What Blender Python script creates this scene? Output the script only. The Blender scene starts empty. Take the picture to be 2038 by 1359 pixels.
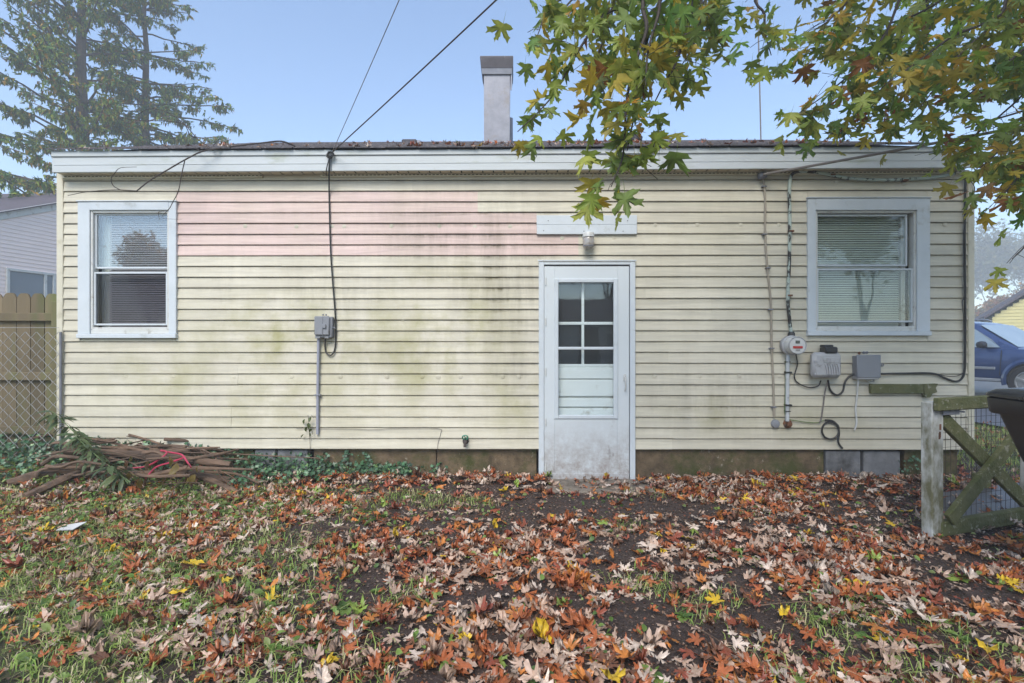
import bpy, math, random
import numpy as np
from mathutils import Vector, Matrix
random.seed(7); rng = np.random.default_rng(11)
R = math.radians
scene = bpy.context.scene
COL = scene.collection

# ------------------------------------------------------------------ camera, sky, sun, exposure
F = 1010.0                       # focal length in photo pixels (photo 2038 wide)
CAM = Vector((0, 0, 1.31)); YAW = R(0.33)
cam_d = bpy.data.cameras.new('camera'); cam = bpy.data.objects.new('camera', cam_d); COL.objects.link(cam)
cam_d.sensor_width = 36.0; cam_d.lens = 36.0 * F / 2038.0; cam_d.clip_start = 0.05; cam_d.clip_end = 2000
cam.location = CAM; cam.rotation_euler = (R(90), 0, YAW); scene.camera = cam
SUN_EL, SUN_AZ = R(46), R(192)   # azimuth clockwise from +Y: behind the camera, a little to the left
w = bpy.data.worlds.new('World'); scene.world = w; w.use_nodes = True
wn, wl = w.node_tree.nodes, w.node_tree.links; wn.clear()
wo = wn.new('ShaderNodeOutputWorld'); bg = wn.new('ShaderNodeBackground'); sky = wn.new('ShaderNodeTexSky')
sky.sky_type = 'NISHITA'; sky.sun_disc = False; sky.sun_elevation = SUN_EL; sky.sun_rotation = SUN_AZ
sky.air_density = 1.0; sky.dust_density = 0.25; sky.ozone_density = 1.8
bg.inputs['Strength'].default_value = 0.091
wl.new(sky.outputs[0], bg.inputs['Color']); wl.new(bg.outputs[0], wo.inputs['Surface'])
sd = bpy.data.lights.new('sun', 'SUN'); sd.energy = 1.5; sd.angle = R(32); sd.color = (1.0, 0.94, 0.85)
so = bpy.data.objects.new('sun', sd); COL.objects.link(so)
sv = Vector((math.sin(SUN_AZ) * math.cos(SUN_EL), math.cos(SUN_AZ) * math.cos(SUN_EL), math.sin(SUN_EL)))
so.rotation_euler = sv.to_track_quat('Z', 'Y').to_euler(); so.location = sv * 30
vs = scene.view_settings
vs.view_transform = 'Standard'; vs.look = 'None'; vs.gamma = 1; vs.use_curve_mapping = False; vs.exposure = 1.64
scene.cycles.max_bounces = 8; scene.cycles.transparent_max_bounces = 12; scene.cycles.volume_bounces = 1

# ------------------------------------------------------------------ photo pixel -> world
FWD = Vector((-math.sin(YAW), math.cos(YAW), 0)); RGT = Vector((math.cos(YAW), math.sin(YAW), 0)); UP = Vector((0, 0, 1))
def ray(px, py): return FWD + RGT * ((px - 1019) / F) + UP * ((679.5 - py) / F)
def onY(px, py, Y): d = ray(px, py); return CAM + d * (Y / d.y)
def onZ(px, py, z=0.0): d = ray(px, py); return CAM + d * ((z - CAM.z) / d.z)
def atD(px, py, D): return CAM + ray(px, py) * D
def proj(p):
    q = Vector(p) - CAM; D = q.dot(FWD)
    if D < 0.05: return (-9999, -9999, D)
    return (1019 + F * q.dot(RGT) / D, 679.5 - F * q.z / D, D)
YW = 4.80                         # plane of the rear wall

# ------------------------------------------------------------------ materials
def srgb(r, g, b):
    f = lambda c: (c / 255 / 12.92) if c / 255 <= .04045 else ((c / 255 + .055) / 1.055) ** 2.4
    return (f(r), f(g), f(b))
class NT:
    def __init__(s, name):
        s.m = bpy.data.materials.new(name); s.m.use_nodes = True; s.t = s.m.node_tree; s.t.nodes.clear()
        s.out = s.t.nodes.new('ShaderNodeOutputMaterial'); s.pos = s.n('ShaderNodeNewGeometry').outputs['Position']
    def n(s, typ, **kw):
        nd = s.t.nodes.new(typ)
        for k, v in kw.items(): setattr(nd, k, v)
        return nd
    def set(s, inp, v):
        if isinstance(v, bpy.types.NodeSocket): s.t.links.new(v, inp)
        elif isinstance(v, (tuple, list)) and len(v) == 3 and inp.type == 'RGBA': inp.default_value = (*v, 1)
        else: inp.default_value = v
    def mapv(s, scale, loc=(0, 0, 0), vec=None):
        m = s.n('ShaderNodeMapping'); s.set(m.inputs['Vector'], vec or s.pos); m.inputs['Scale'].default_value = scale
        m.inputs['Location'].default_value = loc; return m.outputs[0]
    def noise(s, scale=5, detail=4, rough=.55, stretch=(1, 1, 1), vec=None, loc=(0, 0, 0), dist=0.0):
        nd = s.n('ShaderNodeTexNoise'); s.set(nd.inputs['Vector'], s.mapv(stretch, loc, vec))
        nd.inputs['Scale'].default_value = scale; nd.inputs['Detail'].default_value = detail
        nd.inputs['Roughness'].default_value = rough; nd.inputs['Distortion'].default_value = dist
        return nd.outputs['Fac']
    def ramp(s, fac, a=0.4, b=0.6):
        nd = s.n('ShaderNodeMapRange'); s.set(nd.inputs['Value'], fac)
        nd.inputs['From Min'].default_value = a; nd.inputs['From Max'].default_value = b; return nd.outputs[0]
    def math(s, op, a, b=0.0):
        nd = s.n('ShaderNodeMath', operation=op); s.set(nd.inputs[0], a); s.set(nd.inputs[1], b); return nd.outputs[0]
    def mix(s, fac, a, b, mode='MIX'):
        nd = s.n('ShaderNodeMix', data_type='RGBA', blend_type=mode)
        s.set(nd.inputs[0], fac); s.set(nd.inputs[6], a); s.set(nd.inputs[7], b); return nd.outputs[2]
    def blob(s, cx, cz, rx, rz):                       # soft stain on the wall plane
        sub = s.n('ShaderNodeVectorMath', operation='SUBTRACT'); s.set(sub.inputs[0], s.pos); sub.inputs[1].default_value = (cx, YW, cz)
        sc = s.n('ShaderNodeVectorMath', operation='MULTIPLY'); s.set(sc.inputs[0], sub.outputs[0]); sc.inputs[1].default_value = (1 / rx, 0, 1 / rz)
        ln = s.n('ShaderNodeVectorMath', operation='LENGTH'); s.set(ln.inputs[0], sc.outputs[0])
        return s.ramp(ln.outputs['Value'], 1.0, 0.15)
    def bump(s, h, strength=.3, dist=.01):
        b = s.n('ShaderNodeBump'); b.inputs['Strength'].default_value = strength; b.inputs['Distance'].default_value = dist
        s.set(b.inputs['Height'], h); return b.outputs[0]
    def bsdf(s, col, rough=.6, metal=0.0, normal=None, spec=.5, coat=0.0):
        p = s.n('ShaderNodeBsdfPrincipled'); s.set(p.inputs['Base Color'], col); s.set(p.inputs['Roughness'], rough)
        s.set(p.inputs['Metallic'], metal); p.inputs['Specular IOR Level'].default_value = spec; p.inputs['Coat Weight'].default_value = coat
        if normal is not None: s.set(p.inputs['Normal'], normal)
        return p.outputs[0]
    def end(s, sh): s.t.links.new(sh, s.out.inputs['Surface']); return s.m
def M(name, c1, c2=None, scale=6, rough=.6, metal=0, bump=.2, bscale=80, bdist=.003, stretch=(1, 1, 1), dirt=None, dscale=3, da=.5, db=.7, rnd=0, spec=.5, coat=0):
    t = NT(name); c2 = c2 or tuple(x * .8 for x in c1)
    col = t.mix(t.ramp(t.noise(scale, 6, .68, stretch), .30, .70), c1, c2)
    if dirt: col = t.mix(t.ramp(t.noise(dscale, 6, .65, stretch, loc=(3, 7, 1)), da, db), col, dirt)
    if rnd:
        oi = t.n('ShaderNodeObjectInfo'); v = t.math('ADD', t.math('MULTIPLY', oi.outputs['Random'], rnd), 1 - rnd / 2)
        cv = t.n('ShaderNodeCombineColor'); [t.set(cv.inputs[i], v) for i in range(3)]
        col = t.mix(1.0, col, cv.outputs[0], 'MULTIPLY')
    nb = t.bump(t.noise(bscale, 4, .6, stretch), bump, bdist) if bump else None
    return t.end(t.bsdf(col, rough, metal, nb, spec, coat))
def siding_mat(name, base, base2):
    t = NT(name)
    grain = t.noise(26, 5, .65, (.05, 1, 1), dist=.6)
    col = t.mix(t.ramp(t.noise(1.6, 6, .65), .32, .68), base, tuple(x * .93 for x in base2))
    col = t.mix(t.math('MULTIPLY', t.ramp(grain, .40, .66), .62), col, tuple(x * .66 for x in base))
    oi = t.n('ShaderNodeObjectInfo'); v = t.math('ADD', t.math('MULTIPLY', oi.outputs['Random'], .09), .95)
    cv = t.n('ShaderNodeCombineColor'); [t.set(cv.inputs[i], v) for i in range(3)]
    col = t.mix(1.0, col, cv.outputs[0], 'MULTIPLY')
    sx = t.n('ShaderNodeSeparateXYZ'); t.set(sx.inputs[0], t.pos)
    fr = t.math('FRACT', t.math('DIVIDE', t.math('SUBTRACT', sx.outputs['Z'], .295 - .1016 * 10), .1016))
    top = t.ramp(fr, .55, 1.0)                                            # grime gathers on the upper half of every course
    bot = t.ramp(fr, .10, .0)                                             # and along the drip edge
    streak = t.noise(3.2, 6, .7, (1.6, 1, .22))
    fine = t.noise(30, 4, .7, (.35, 1, 1))
    # grey mildew plume beside the door, green algae lower down and left
    blobs = [(-.1, 1.95, .85, 1.3, 1.0), (-.65, 2.3, 1.3, .7, .75), (-1.7, 1.75, 1.1, .7, .6), (1.85, .75, 1.1, .5, .75), (.05, 1.1, .8, .7, .65), (-2.7, 1.9, .8, .6, .4), (2.6, .5, 1.6, .3, .5), (-1.2, 1.2, 1.4, .6, .45)]
    mask = 0.20
    for cx, cz, rx, rz, k in blobs: mask = t.math('MAXIMUM', mask, t.math('MULTIPLY', t.blob(cx, cz, rx, rz), k))
    m1 = t.math('MULTIPLY', t.math('MULTIPLY', mask, t.ramp(streak, .30, .60)), t.math('ADD', t.math('MULTIPLY', t.math('MULTIPLY', top, t.ramp(fine, .3, .62)), .95), .40))
    col = t.mix(m1, col, srgb(86, 77, 54))
    g = [(-1.9, 1.35, 1.7, .6, .85), (-2.1, .85, 2.2, .55, .55), (-.7, 1.3, .9, 1.0, .85), (.1, .8, .7, .7, .55), (-3.2, .9, 1.2, .8, .5), (2.8, .6, 1.0, .3, .3), (1.9, .62, .7, .25, .5)]
    gm = 0.03
    for cx, cz, rx, rz, k in g: gm = t.math('MAXIMUM', gm, t.math('MULTIPLY', t.blob(cx, cz, rx, rz), k))
    m2 = t.math('MULTIPLY', gm, t.ramp(t.noise(3.0, 5, .65, (1, 1, .8), loc=(5, 0, 2)), .42, .68))
    col = t.mix(m2, col, srgb(146, 142, 88))
    m3 = t.math('MULTIPLY', t.math('MULTIPLY', bot, t.ramp(t.noise(9, 4, .7), .35, .7)), .5)
    col = t.mix(m3, col, srgb(104, 84, 58))
    spk = t.ramp(t.noise(75, 2, .5), .77, .80)
    col = t.mix(t.math('MULTIPLY', spk, .55), col, srgb(70, 56, 40))
    nb = t.bump(t.math('ADD', grain, t.math('MULTIPLY', t.noise(2.2, 3), 1.2)), .35, .004)
    return t.end(t.bsdf(col, .48, 0, nb, .35))
def glass_mat(name, tint=(1, 1, 1), ior=1.9, base=.10):
    t = NT(name); tr = t.n('ShaderNodeBsdfTransparent'); t.set(tr.inputs[0], tint)
    gl = t.n('ShaderNodeBsdfGlossy'); gl.inputs['Roughness'].default_value = .02
    t.set(gl.inputs['Normal'], t.bump(t.noise(2.0, 2), .05, .02))
    lw_ = t.n('ShaderNodeLayerWeight'); lw_.inputs['Blend'].default_value = .5
    f5 = t.math('MULTIPLY', t.math('POWER', lw_.outputs['Facing'], 5.0), .9)
    mx = t.n('ShaderNodeMixShader'); t.set(mx.inputs[0], t.math('MINIMUM', t.math('ADD', f5, base), 1.0)); t.t.links.new(tr.outputs[0], mx.inputs[1]); t.t.links.new(gl.outputs[0], mx.inputs[2])
    return t.end(mx.outputs[0])
def leaf_mat(name, rough=.55, trans=.35, spec=.4, vary=.3):
    t = NT(name); a = t.n('ShaderNodeAttribute', attribute_name='Col')
    col = t.mix(t.math('MULTIPLY', t.ramp(t.noise(38, 3, .6), .4, .7), vary), a.outputs['Color'], (.12, .07, .03))
    b = t.bsdf(col, rough, 0, t.bump(t.noise(120, 2), .25, .002), spec)
    tl = t.n('ShaderNodeBsdfTranslucent'); t.set(tl.inputs[0], col)
    mx = t.n('ShaderNodeMixShader'); mx.inputs[0].default_value = trans; t.t.links.new(b, mx.inputs[1]); t.t.links.new(tl.outputs[0], mx.inputs[2])
    return t.end(mx.outputs[0])

MT = {}
MT['siding'] = siding_mat('cream_vinyl', (.67, .625, .51), (.62, .575, .45))
MT['siding_pink'] = siding_mat('faded_pink_vinyl', (.70, .53, .49), (.67, .54, .46))
MT['trim_cream'] = M('cream_corner_trim', (.62, .58, .46), (.56, .52, .40), 4, .5, dirt=(.32, .28, .18), dscale=5, da=.55, db=.8)
MT['white_metal'] = M('white_coated_aluminium', (.58, .62, .65), (.52, .56, .585), 5, .42, bump=.08, bscale=12, dirt=(.36, .36, .32), dscale=7, da=.60, db=.82)
MT['white_fascia'] = M('white_fascia_aluminium', (.53, .56, .575), (.47, .50, .50), 2.5, .45, bump=.12, bscale=6, bdist=.01, dirt=(.30, .33, .22), dscale=4, da=.58, db=.8, stretch=(.5, 1, 2))
MT['white_old'] = M('dirty_white_paint', (.60, .61, .60), (.52, .52, .48), 6, .55, bump=.2, dirt=(.20, .16, .11), dscale=9, da=.56, db=.74)
MT['soffit'] = M('beige_soffit', (.64, .56, .42), (.58, .50, .37), 6, .6)
MT['dark'] = M('dark_gap', (.03, .027, .022), None, 5, .9)
MT['interior'] = M('dark_room', (.05, .05, .05), None, 5, .9)
MT['glass'] = glass_mat('window_glass', (.93, .95, .95), 1.7, .19)
MT['glass_r'] = glass_mat('dusty_window_glass', (.95, .97, .95), 1.5, .055)
MT['glass_low'] = glass_mat('screened_glass', (.66, .66, .68), 1.5, .015)
MT['glass_clear'] = glass_mat('storm_glass', (.95, .97, .97), 1.5, .045)
MT['blind'] = M('white_blind_slats', (.62, .66, .62), (.56, .60, .56), 4, .5, bump=0)
MT['inner_white'] = M('inner_door_paint', (.84, .87, .87), (.78, .81, .80), 5, .5, bump=.1, dirt=(.45, .42, .36), dscale=9, da=.6, db=.8)
MT['blind_grey'] = M('greyed_blind_slats', (.52, .51, .53), (.46, .45, .47), 4, .5, bump=0)
MT['black_rubber'] = M('black_cable', (.016, .016, .017), (.03, .028, .026), 20, .45)
MT['grey_box'] = M('grey_plastic_box', (.20, .21, .235), (.23, .235, .25), 5, .5, bump=.1, dirt=(.10, .09, .08), dscale=14, da=.6, db=.75)
MT['light_box'] = M('light_grey_moulded_plastic', (.40, .40, .41), (.34, .34, .34), 6, .5, bump=.15, dirt=(.10, .09, .07), dscale=8, da=.55, db=.75)
MT['galv'] = M('galvanised_steel', (.25, .255, .29), (.17, .175, .20), 7, .5, .3, bump=.15, bscale=14, dirt=(.18, .16, .15), dscale=6, da=.55, db=.8)
MT['sooty'] = M('soot_dark_steel', (.060, .054, .066), (.035, .03, .036), 9, .6, .1, dirt=(.14, .14, .16), dscale=11, da=.6, db=.75)
MT['rust'] = M('rusty_steel', (.20, .075, .03), (.10, .045, .025), 30, .8, dirt=(.03, .025, .02), dscale=20)
MT['chipped_pipe'] = M('pipe_with_chipped_paint', (.42, .50, .45), (.36, .42, .37), 6, .6, dirt=(.02, .018, .017), dscale=10, da=.50, db=.54, stretch=(1, 1, .6))
MT['pvc'] = M('grey_pvc_conduit', (.30, .31, .38), (.26, .27, .32), 7, .45, bump=.05)
MT['white_pipe'] = M('white_conduit', (.52, .54, .55), (.44, .46, .46), 7, .45, bump=.1, dirt=(.2, .2, .18), dscale=9)
MT['tan_cable'] = M('tan_sheathed_cable', (.36, .31, .24), (.28, .24, .19), 12, .7)
MT['grey_cable'] = M('weathered_grey_cable', (.20, .18, .16), (.14, .12, .11), 14, .75)
MT['red_label'] = M('red_label', (.45, .035, .025), None, 9, .5, bump=0)
MT['lcd'] = M('meter_display', (.10, .11, .10), None, 9, .2, bump=0)
MT['white_plastic'] = M('white_plastic', (.62, .62, .60), None, 8, .4, bump=0)
def foundation_mat():
    t = NT('painted_foundation')
    col = t.mix(t.ramp(t.noise(6, 7, .72), .34, .66), (.19, .135, .082), (.065, .048, .030))
    col = t.mix(t.ramp(t.noise(3.2, 6, .7, loc=(4, 1, 2)), .46, .62), col, (.062, .066, .022))
    col = t.mix(t.math('MULTIPLY', t.ramp(t.noise(14, 6, .75, (1, 1, .6), loc=(9, 3, 5)), .62, .68), .8), col, (.34, .30, .24))
    col = t.mix(t.ramp(t.noise(60, 3, .6), .66, .72), col, (.025, .02, .014))
    return t.end(t.bsdf(col, .85, 0, t.bump(t.noise(35, 6, .7), .6, .012), .3))
MT['concrete'] = foundation_mat()
MT['slate'] = M('blue_grey_slab', (.09, .095, .105), (.24, .24, .25), 5, .7, bump=.35, bscale=25, dirt=(.05, .05, .05), dscale=4, da=.5, db=.7)
MT['step'] = M('worn_concrete', (.24, .20, .16), (.17, .14, .11), 5, .9, bump=.5, bscale=40, bdist=.01, dirt=(.06, .05, .035), dscale=4, da=.5, db=.7)
MT['mossy'] = M('mossy_wood', (.15, .145, .07), (.065, .08, .02), 9, .9, bump=.8, bscale=55, bdist=.012, dirt=(.30, .29, .22), dscale=22, da=.58, db=.68)
MT['mossy_white'] = M('peeling_white_post', (.52, .53, .53), (.42, .43, .40), 5, .8, bump=.5, bscale=40, bdist=.006, dirt=(.12, .115, .06), dscale=6, da=.44, db=.62, stretch=(1, 1, .45))
MT['picket'] = M('weathered_picket', (.19, .145, .085), (.125, .10, .058), 5, .9, bump=.5, bscale=26, bdist=.006, stretch=(1.2, 1, .15), dirt=(.115, .125, .045), dscale=3.2, da=.47, db=.66, rnd=.35)
MT['wire'] = M('galvanised_wire', (.40, .40, .40), (.30, .29, .28), 9, .5, .2, bump=0)
MT['rust_wire'] = M('dark_rusty_wire', (.07, .05, .042), None, 9, .7, .2, bump=0)
MT['black_plastic'] = M('black_plastic', (.014, .014, .016), (.022, .022, .024), 6, .38, bump=.15, bscale=120)
MT['bark'] = M('grey_brown_bark', (.115, .085, .065), (.055, .042, .034), 14, .9, bump=.8, bscale=40, bdist=.01, stretch=(.4, .4, 1))
MT['bark_dark'] = M('dark_wet_twig', (.035, .026, .023), (.06, .045, .038), 14, .75, bump=.4)
MT['deadwood'] = M('bare_weathered_wood', (.19, .118, .075), (.045, .030, .022), 11, .85, bump=.6, bscale=40, bdist=.006, stretch=(.3, 1, 1), rnd=.4)
MT['red_stem'] = M('magenta_stem', (.46, .03, .085), (.36, .03, .06), 9, .45, bump=0)
MT['green_stem'] = M('green_stem', (.10, .16, .05), None, 9, .6, bump=0)
MT['leaf_green'] = leaf_mat('green_leaf', .45, .45, .45, .22)
MT['leaf_dead'] = leaf_mat('fallen_leaf', .36, .10, .5, .45)
MT['ivy'] = leaf_mat('ivy_leaf', .38, .12, .5, .10)
MT['grass'] = leaf_mat('grass_blade', .55, .3, .3, .10)
MT['needles'] = leaf_mat('spruce_needles', .7, .15, .2, .15)
MT['shingle'] = M('grey_asphalt_shingle', (.125, .115, .125), (.07, .065, .072), 22, .92, bump=.8, bscale=160, bdist=.006, dirt=(.20, .18, .19), dscale=30, da=.52, db=.62, rnd=.3)
MT['asphalt'] = M('wet_grey_asphalt', (.085, .085, .095), (.06, .06, .066), 3, .42, bump=.5, bscale=90, bdist=.006)
MT['far_grass'] = M('lawn', (.10, .15, .035), (.15, .16, .06), 2.5, .9, bump=.8, bscale=60, bdist=.02)

def ground_mat():
    t = NT('soil_and_turf')
    soil = t.mix(t.ramp(t.noise(9, 8, .75), .35, .68), (.022, .014, .011), (.078, .050, .041))
    soil = t.mix(t.ramp(t.noise(70, 4, .7), .56, .66), soil, (.15, .105, .085))
    soil = t.mix(t.ramp(t.noise(150, 2, .5), .74, .77), soil, (.36, .33, .31))
    turf = t.mix(t.noise(18, 5, .7), (.055, .075, .022), (.085, .075, .032))
    sx = t.n('ShaderNodeSeparateXYZ'); t.set(sx.inputs[0], t.pos)
    wob = t.math('MULTIPLY', t.math('SUBTRACT', t.noise(1.1, 4, .6), .5), 2.4)
    left = t.ramp(t.math('ADD', t.math('ADD', sx.outputs['X'], t.math('MULTIPLY', sx.outputs['Y'], .35)), wob), -.6, -1.4)
    far = t.ramp(t.math('ADD', sx.outputs['X'], t.math('MULTIPLY', wob, .3)), 4.9, 5.4)
    col = t.mix(t.math('MAXIMUM', t.math('MULTIPLY', left, .8), far), soil, turf)
    h = t.math('ADD', t.noise(60, 6, .75), t.math('MULTIPLY', t.noise(9, 4), 1.5))
    return t.end(t.bsdf(col, t.math('SUBTRACT', .9, t.math('MULTIPLY', t.ramp(t.noise(2.2, 3), .45, .65), .3)), 0, t.bump(h, .9, .02), .45))
MT['ground'] = ground_mat()

# ------------------------------------------------------------------ mesh helpers
def link(o, parent=None):
    COL.objects.link(o)
    if parent is not None:
        o.parent = parent
        o.matrix_parent_inverse = parent.matrix_world.inverted() if parent.type != 'EMPTY' else Matrix.Translation(-parent.location)
    return o
def tag(o, label=None, cat=None, group=None, kind=None):
    if label: o['label'] = label
    if cat: o['category'] = cat
    if group: o['group'] = group
    if kind: o['kind'] = kind
    return o
def empty(name, loc, label=None, cat=None, group=None):
    o = bpy.data.objects.new(name, None); o.location = Vector(loc); o.empty_display_size = .1; COL.objects.link(o)
    return tag(o, label, cat, group)
def newobj(name, mesh, parent=None): return link(bpy.data.objects.new(name, mesh), parent)
class MB:
    def __init__(s): s.v = []; s.f = []
    def add(s, vs, fs): b = len(s.v); s.v += [tuple(v) for v in vs]; s.f += [tuple(i + b for i in f) for f in fs]; return s
    def box(s, x0, x1, y0, y1, z0, z1, b=0.0):
        x0, x1 = min(x0, x1), max(x0, x1); y0, y1 = min(y0, y1), max(y0, y1); z0, z1 = min(z0, z1), max(z0, z1)
        if b <= 0:
            return s.add([(x0, y0, z0), (x1, y0, z0), (x1, y1, z0), (x0, y1, z0), (x0, y0, z1), (x1, y0, z1), (x1, y1, z1), (x0, y1, z1)],
                         [(0, 3, 2, 1), (4, 5, 6, 7), (0, 1, 5, 4), (1, 2, 6, 5), (2, 3, 7, 6), (3, 0, 4, 7)])
        b = min(b, (x1 - x0) * .45, (y1 - y0) * .45, (z1 - z0) * .45); X = (x0, x1); Y = (y0, y1); Z = (z0, z1); sg = (1, -1); vs = []
        idx = {}
        for i in (0, 1):
            for j in (0, 1):
                for k in (0, 1):
                    c = (X[i], Y[j], Z[k]); o = (b * sg[i], b * sg[j], b * sg[k])
                    for a in range(3):
                        idx[(i, j, k, a)] = len(vs); vs.append(tuple(c[q] + (0 if q == a else o[q]) for q in range(3)))
        fs = []
        def fc(ids, nrm):
            P = [Vector(vs[i]) for i in ids]; n = (P[1] - P[0]).cross(P[2] - P[0])
            fs.append(tuple(ids) if n.dot(Vector(nrm)) > 0 else tuple(reversed(ids)))
        q = [(0, 0), (1, 0), (1, 1), (0, 1)]
        for a in range(3):
            for e in (0, 1):
                ids = []
                for u, v_ in q:
                    t = [0, 0, 0]; t[a] = e; t[(a + 1) % 3] = u; t[(a + 2) % 3] = v_; ids.append(idx[(*t, a)])
                nr = [0, 0, 0]; nr[a] = 1 if e else -1; fc(ids, nr)
            b1, b2 = (a + 1) % 3, (a + 2) % 3
            for e1 in (0, 1):
                for e2 in (0, 1):
                    t0 = [0, 0, 0]; t0[b1] = e1; t0[b2] = e2; t1 = list(t0); t1[a] = 1
                    nr = [0, 0, 0]; nr[b1] = 1 if e1 else -1; nr[b2] = 1 if e2 else -1
                    fc([idx[(*t0, b1)], idx[(*t1, b1)], idx[(*t1, b2)], idx[(*t0, b2)]], nr)
        for i in (0, 1):
            for j in (0, 1):
                for k in (0, 1): fc([idx[(i, j, k, a)] for a in range(3)], (2 * i - 1, 2 * j - 1, 2 * k - 1))
        return s.add(vs, fs)
    def beam(s, p, q, w, t, roll=(0, -1, 0), b=.004):    # rectangular bar from p to q; w across, t along roll normal
        p, q = Vector(p), Vector(q); d = (q - p); L = d.length; d.normalize(); n = Vector(roll); n = (n - d * n.dot(d)).normalized(); a = d.cross(n)
        m = MB(); m.box(0, L, -w / 2, w / 2, -t / 2, t / 2, b)
        return s.add([p + d * v[0] + a * v[1] + n * v[2] for v in m.v], m.f)
    def tube(s, pts, r, n=8, cap=True, jit=0.0):
        pts = [Vector(p) for p in pts]; k = len(pts); rs = r if isinstance(r, (list, tuple)) else [r] * k; vs = []; u = None
        for i, p in enumerate(pts):
            d = (pts[min(i + 1, k - 1)] - pts[max(i - 1, 0)]).normalized()
            if u is None:
                u = d.orthogonal().normalized()
            u = (u - d * u.dot(d)).normalized(); v = d.cross(u)
            for j in range(n):
                a = 2 * math.pi * j / n; rr = rs[i] * (1 + (random.uniform(-jit, jit) if jit else 0))
                vs.append(p + u * (rr * math.cos(a)) + v * (rr * math.sin(a)))
        fs = [(i * n + j, i * n + (j + 1) % n, (i + 1) * n + (j + 1) % n, (i + 1) * n + j) for i in range(k - 1) for j in range(n)]
        if cap: fs += [tuple(reversed(range(n))), tuple(range((k - 1) * n, k * n))]
        return s.add(vs, fs)
    def lathe(s, prof, org, axis=(0, 0, 1), n=24, cap=True):       # prof: (radius, distance along axis)
        ax = Vector(axis).normalized(); u = ax.orthogonal().normalized(); v = ax.cross(u); o = Vector(org); vs = []; k = len(prof)
        for r, h in prof:
            for j in range(n):
                a = 2 * math.pi * j / n; vs.append(o + ax * h + u * (r * math.cos(a)) + v * (r * math.sin(a)))
        fs = [(i * n + j, i * n + (j + 1) % n, (i + 1) * n + (j + 1) % n, (i + 1) * n + j) for i in range(k - 1) for j in range(n)]
        if cap: fs += [tuple(reversed(range(n))), tuple(range((k - 1) * n, k * n))]
        return s.add(vs, fs)
    def prism(s, poly, axis, a0, a1):                    # poly of 2D points extruded along axis 0/1/2
        def mk(p, a):
            r = [0, 0, 0]; o = [i for i in range(3) if i != axis]; r[axis] = a; r[o[0]] = p[0]; r[o[1]] = p[1]; return tuple(r)
        n = len(poly); vs = [mk(p, a0) for p in poly] + [mk(p, a1) for p in poly]
        return s.add(vs, [tuple(range(n))[::-1], tuple(range(n, 2 * n))] + [(i, (i + 1) % n, n + (i + 1) % n, n + i) for i in range(n)])
    def mesh(s, name, mat, smooth=False):
        me = bpy.data.meshes.new(name); me.from_pydata(s.v, [], s.f); me.materials.append(MT[mat] if isinstance(mat, str) else mat)
        import bmesh
        bm = bmesh.new(); bm.from_mesh(me); bmesh.ops.recalc_face_normals(bm, faces=bm.faces); bm.to_mesh(me); bm.free()
        if smooth:
            me.shade_smooth(); me.set_sharp_from_angle(angle=R(40))
        me.update(); return me
    def build(s, name, mat, parent=None, smooth=False): return newobj(name, s.mesh(name, mat, smooth), parent)
def spline(pts, seg=8):
    P = [Vector(p) for p in pts]; P = [P[0] * 2 - P[1]] + P + [P[-1] * 2 - P[-2]]; out = []
    for i in range(1, len(P) - 2):
        a, b, c, d = P[i - 1:i + 3]
        for k in range(seg):
            t = k / seg; out.append(.5 * ((2 * b) + (c - a) * t + (2 * a - 5 * b + 4 * c - d) * t * t + (3 * b - a - 3 * c + d) * t ** 3))
    out.append(P[-2]); return out
def np_mesh(name, V, T, C, mat):
    me = bpy.data.meshes.new(name); nv, nt = len(V), len(T)
    me.vertices.add(nv); me.vertices.foreach_set('co', np.asarray(V, np.float32).ravel())
    me.loops.add(nt * 3); me.loops.foreach_set('vertex_index', np.asarray(T, np.int32).ravel())
    me.polygons.add(nt); me.polygons.foreach_set('loop_start', np.arange(0, nt * 3, 3, dtype=np.int32))
    me.update(calc_edges=True); me.validate()
    if C is not None:
        a = me.attributes.new('Col', 'FLOAT_COLOR', 'POINT'); c4 = np.ones((nv, 4), np.float32); c4[:, :3] = C; a.data.foreach_set('color', c4.ravel())
    me.materials.append(MT[mat]); return me
def euler_mats(ax, ay, az):
    ca, sa, cb, sb, cc, sc = np.cos(ax), np.sin(ax), np.cos(ay), np.sin(ay), np.cos(az), np.sin(az)
    n = len(ax); m = np.empty((n, 3, 3))
    m[:, 0, 0] = cc * cb; m[:, 0, 1] = cc * sb * sa - sc * ca; m[:, 0, 2] = cc * sb * ca + sc * sa
    m[:, 1, 0] = sc * cb; m[:, 1, 1] = sc * sb * sa + cc * ca; m[:, 1, 2] = sc * sb * ca - cc * sa
    m[:, 2, 0] = -sb; m[:, 2, 1] = cb * sa; m[:, 2, 2] = cb * ca
    return m
def scatter(temps, which, pos, rot, scale, color):
    Vs, Ts, Cs, base = [], [], [], 0
    for ti, (tv, tt, tc) in enumerate(temps):
        sel = np.nonzero(which == ti)[0]
        if not len(sel): continue
        v = np.einsum('nij,kj->nki', rot[sel], tv) * scale[sel][:, None, None] + pos[sel][:, None, :]
        c = np.clip(color[sel][:, None, :] * tc[None, :, None], 0, .95); n, k = len(sel), len(tv)
        t = tt[None] + (np.arange(n) * k)[:, None, None] + base
        Vs.append(v.reshape(-1, 3)); Ts.append(t.reshape(-1, 3)); Cs.append(c.reshape(-1, 3)); base += n * k
    return np.concatenate(Vs), np.concatenate(Ts), np.concatenate(Cs)

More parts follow.
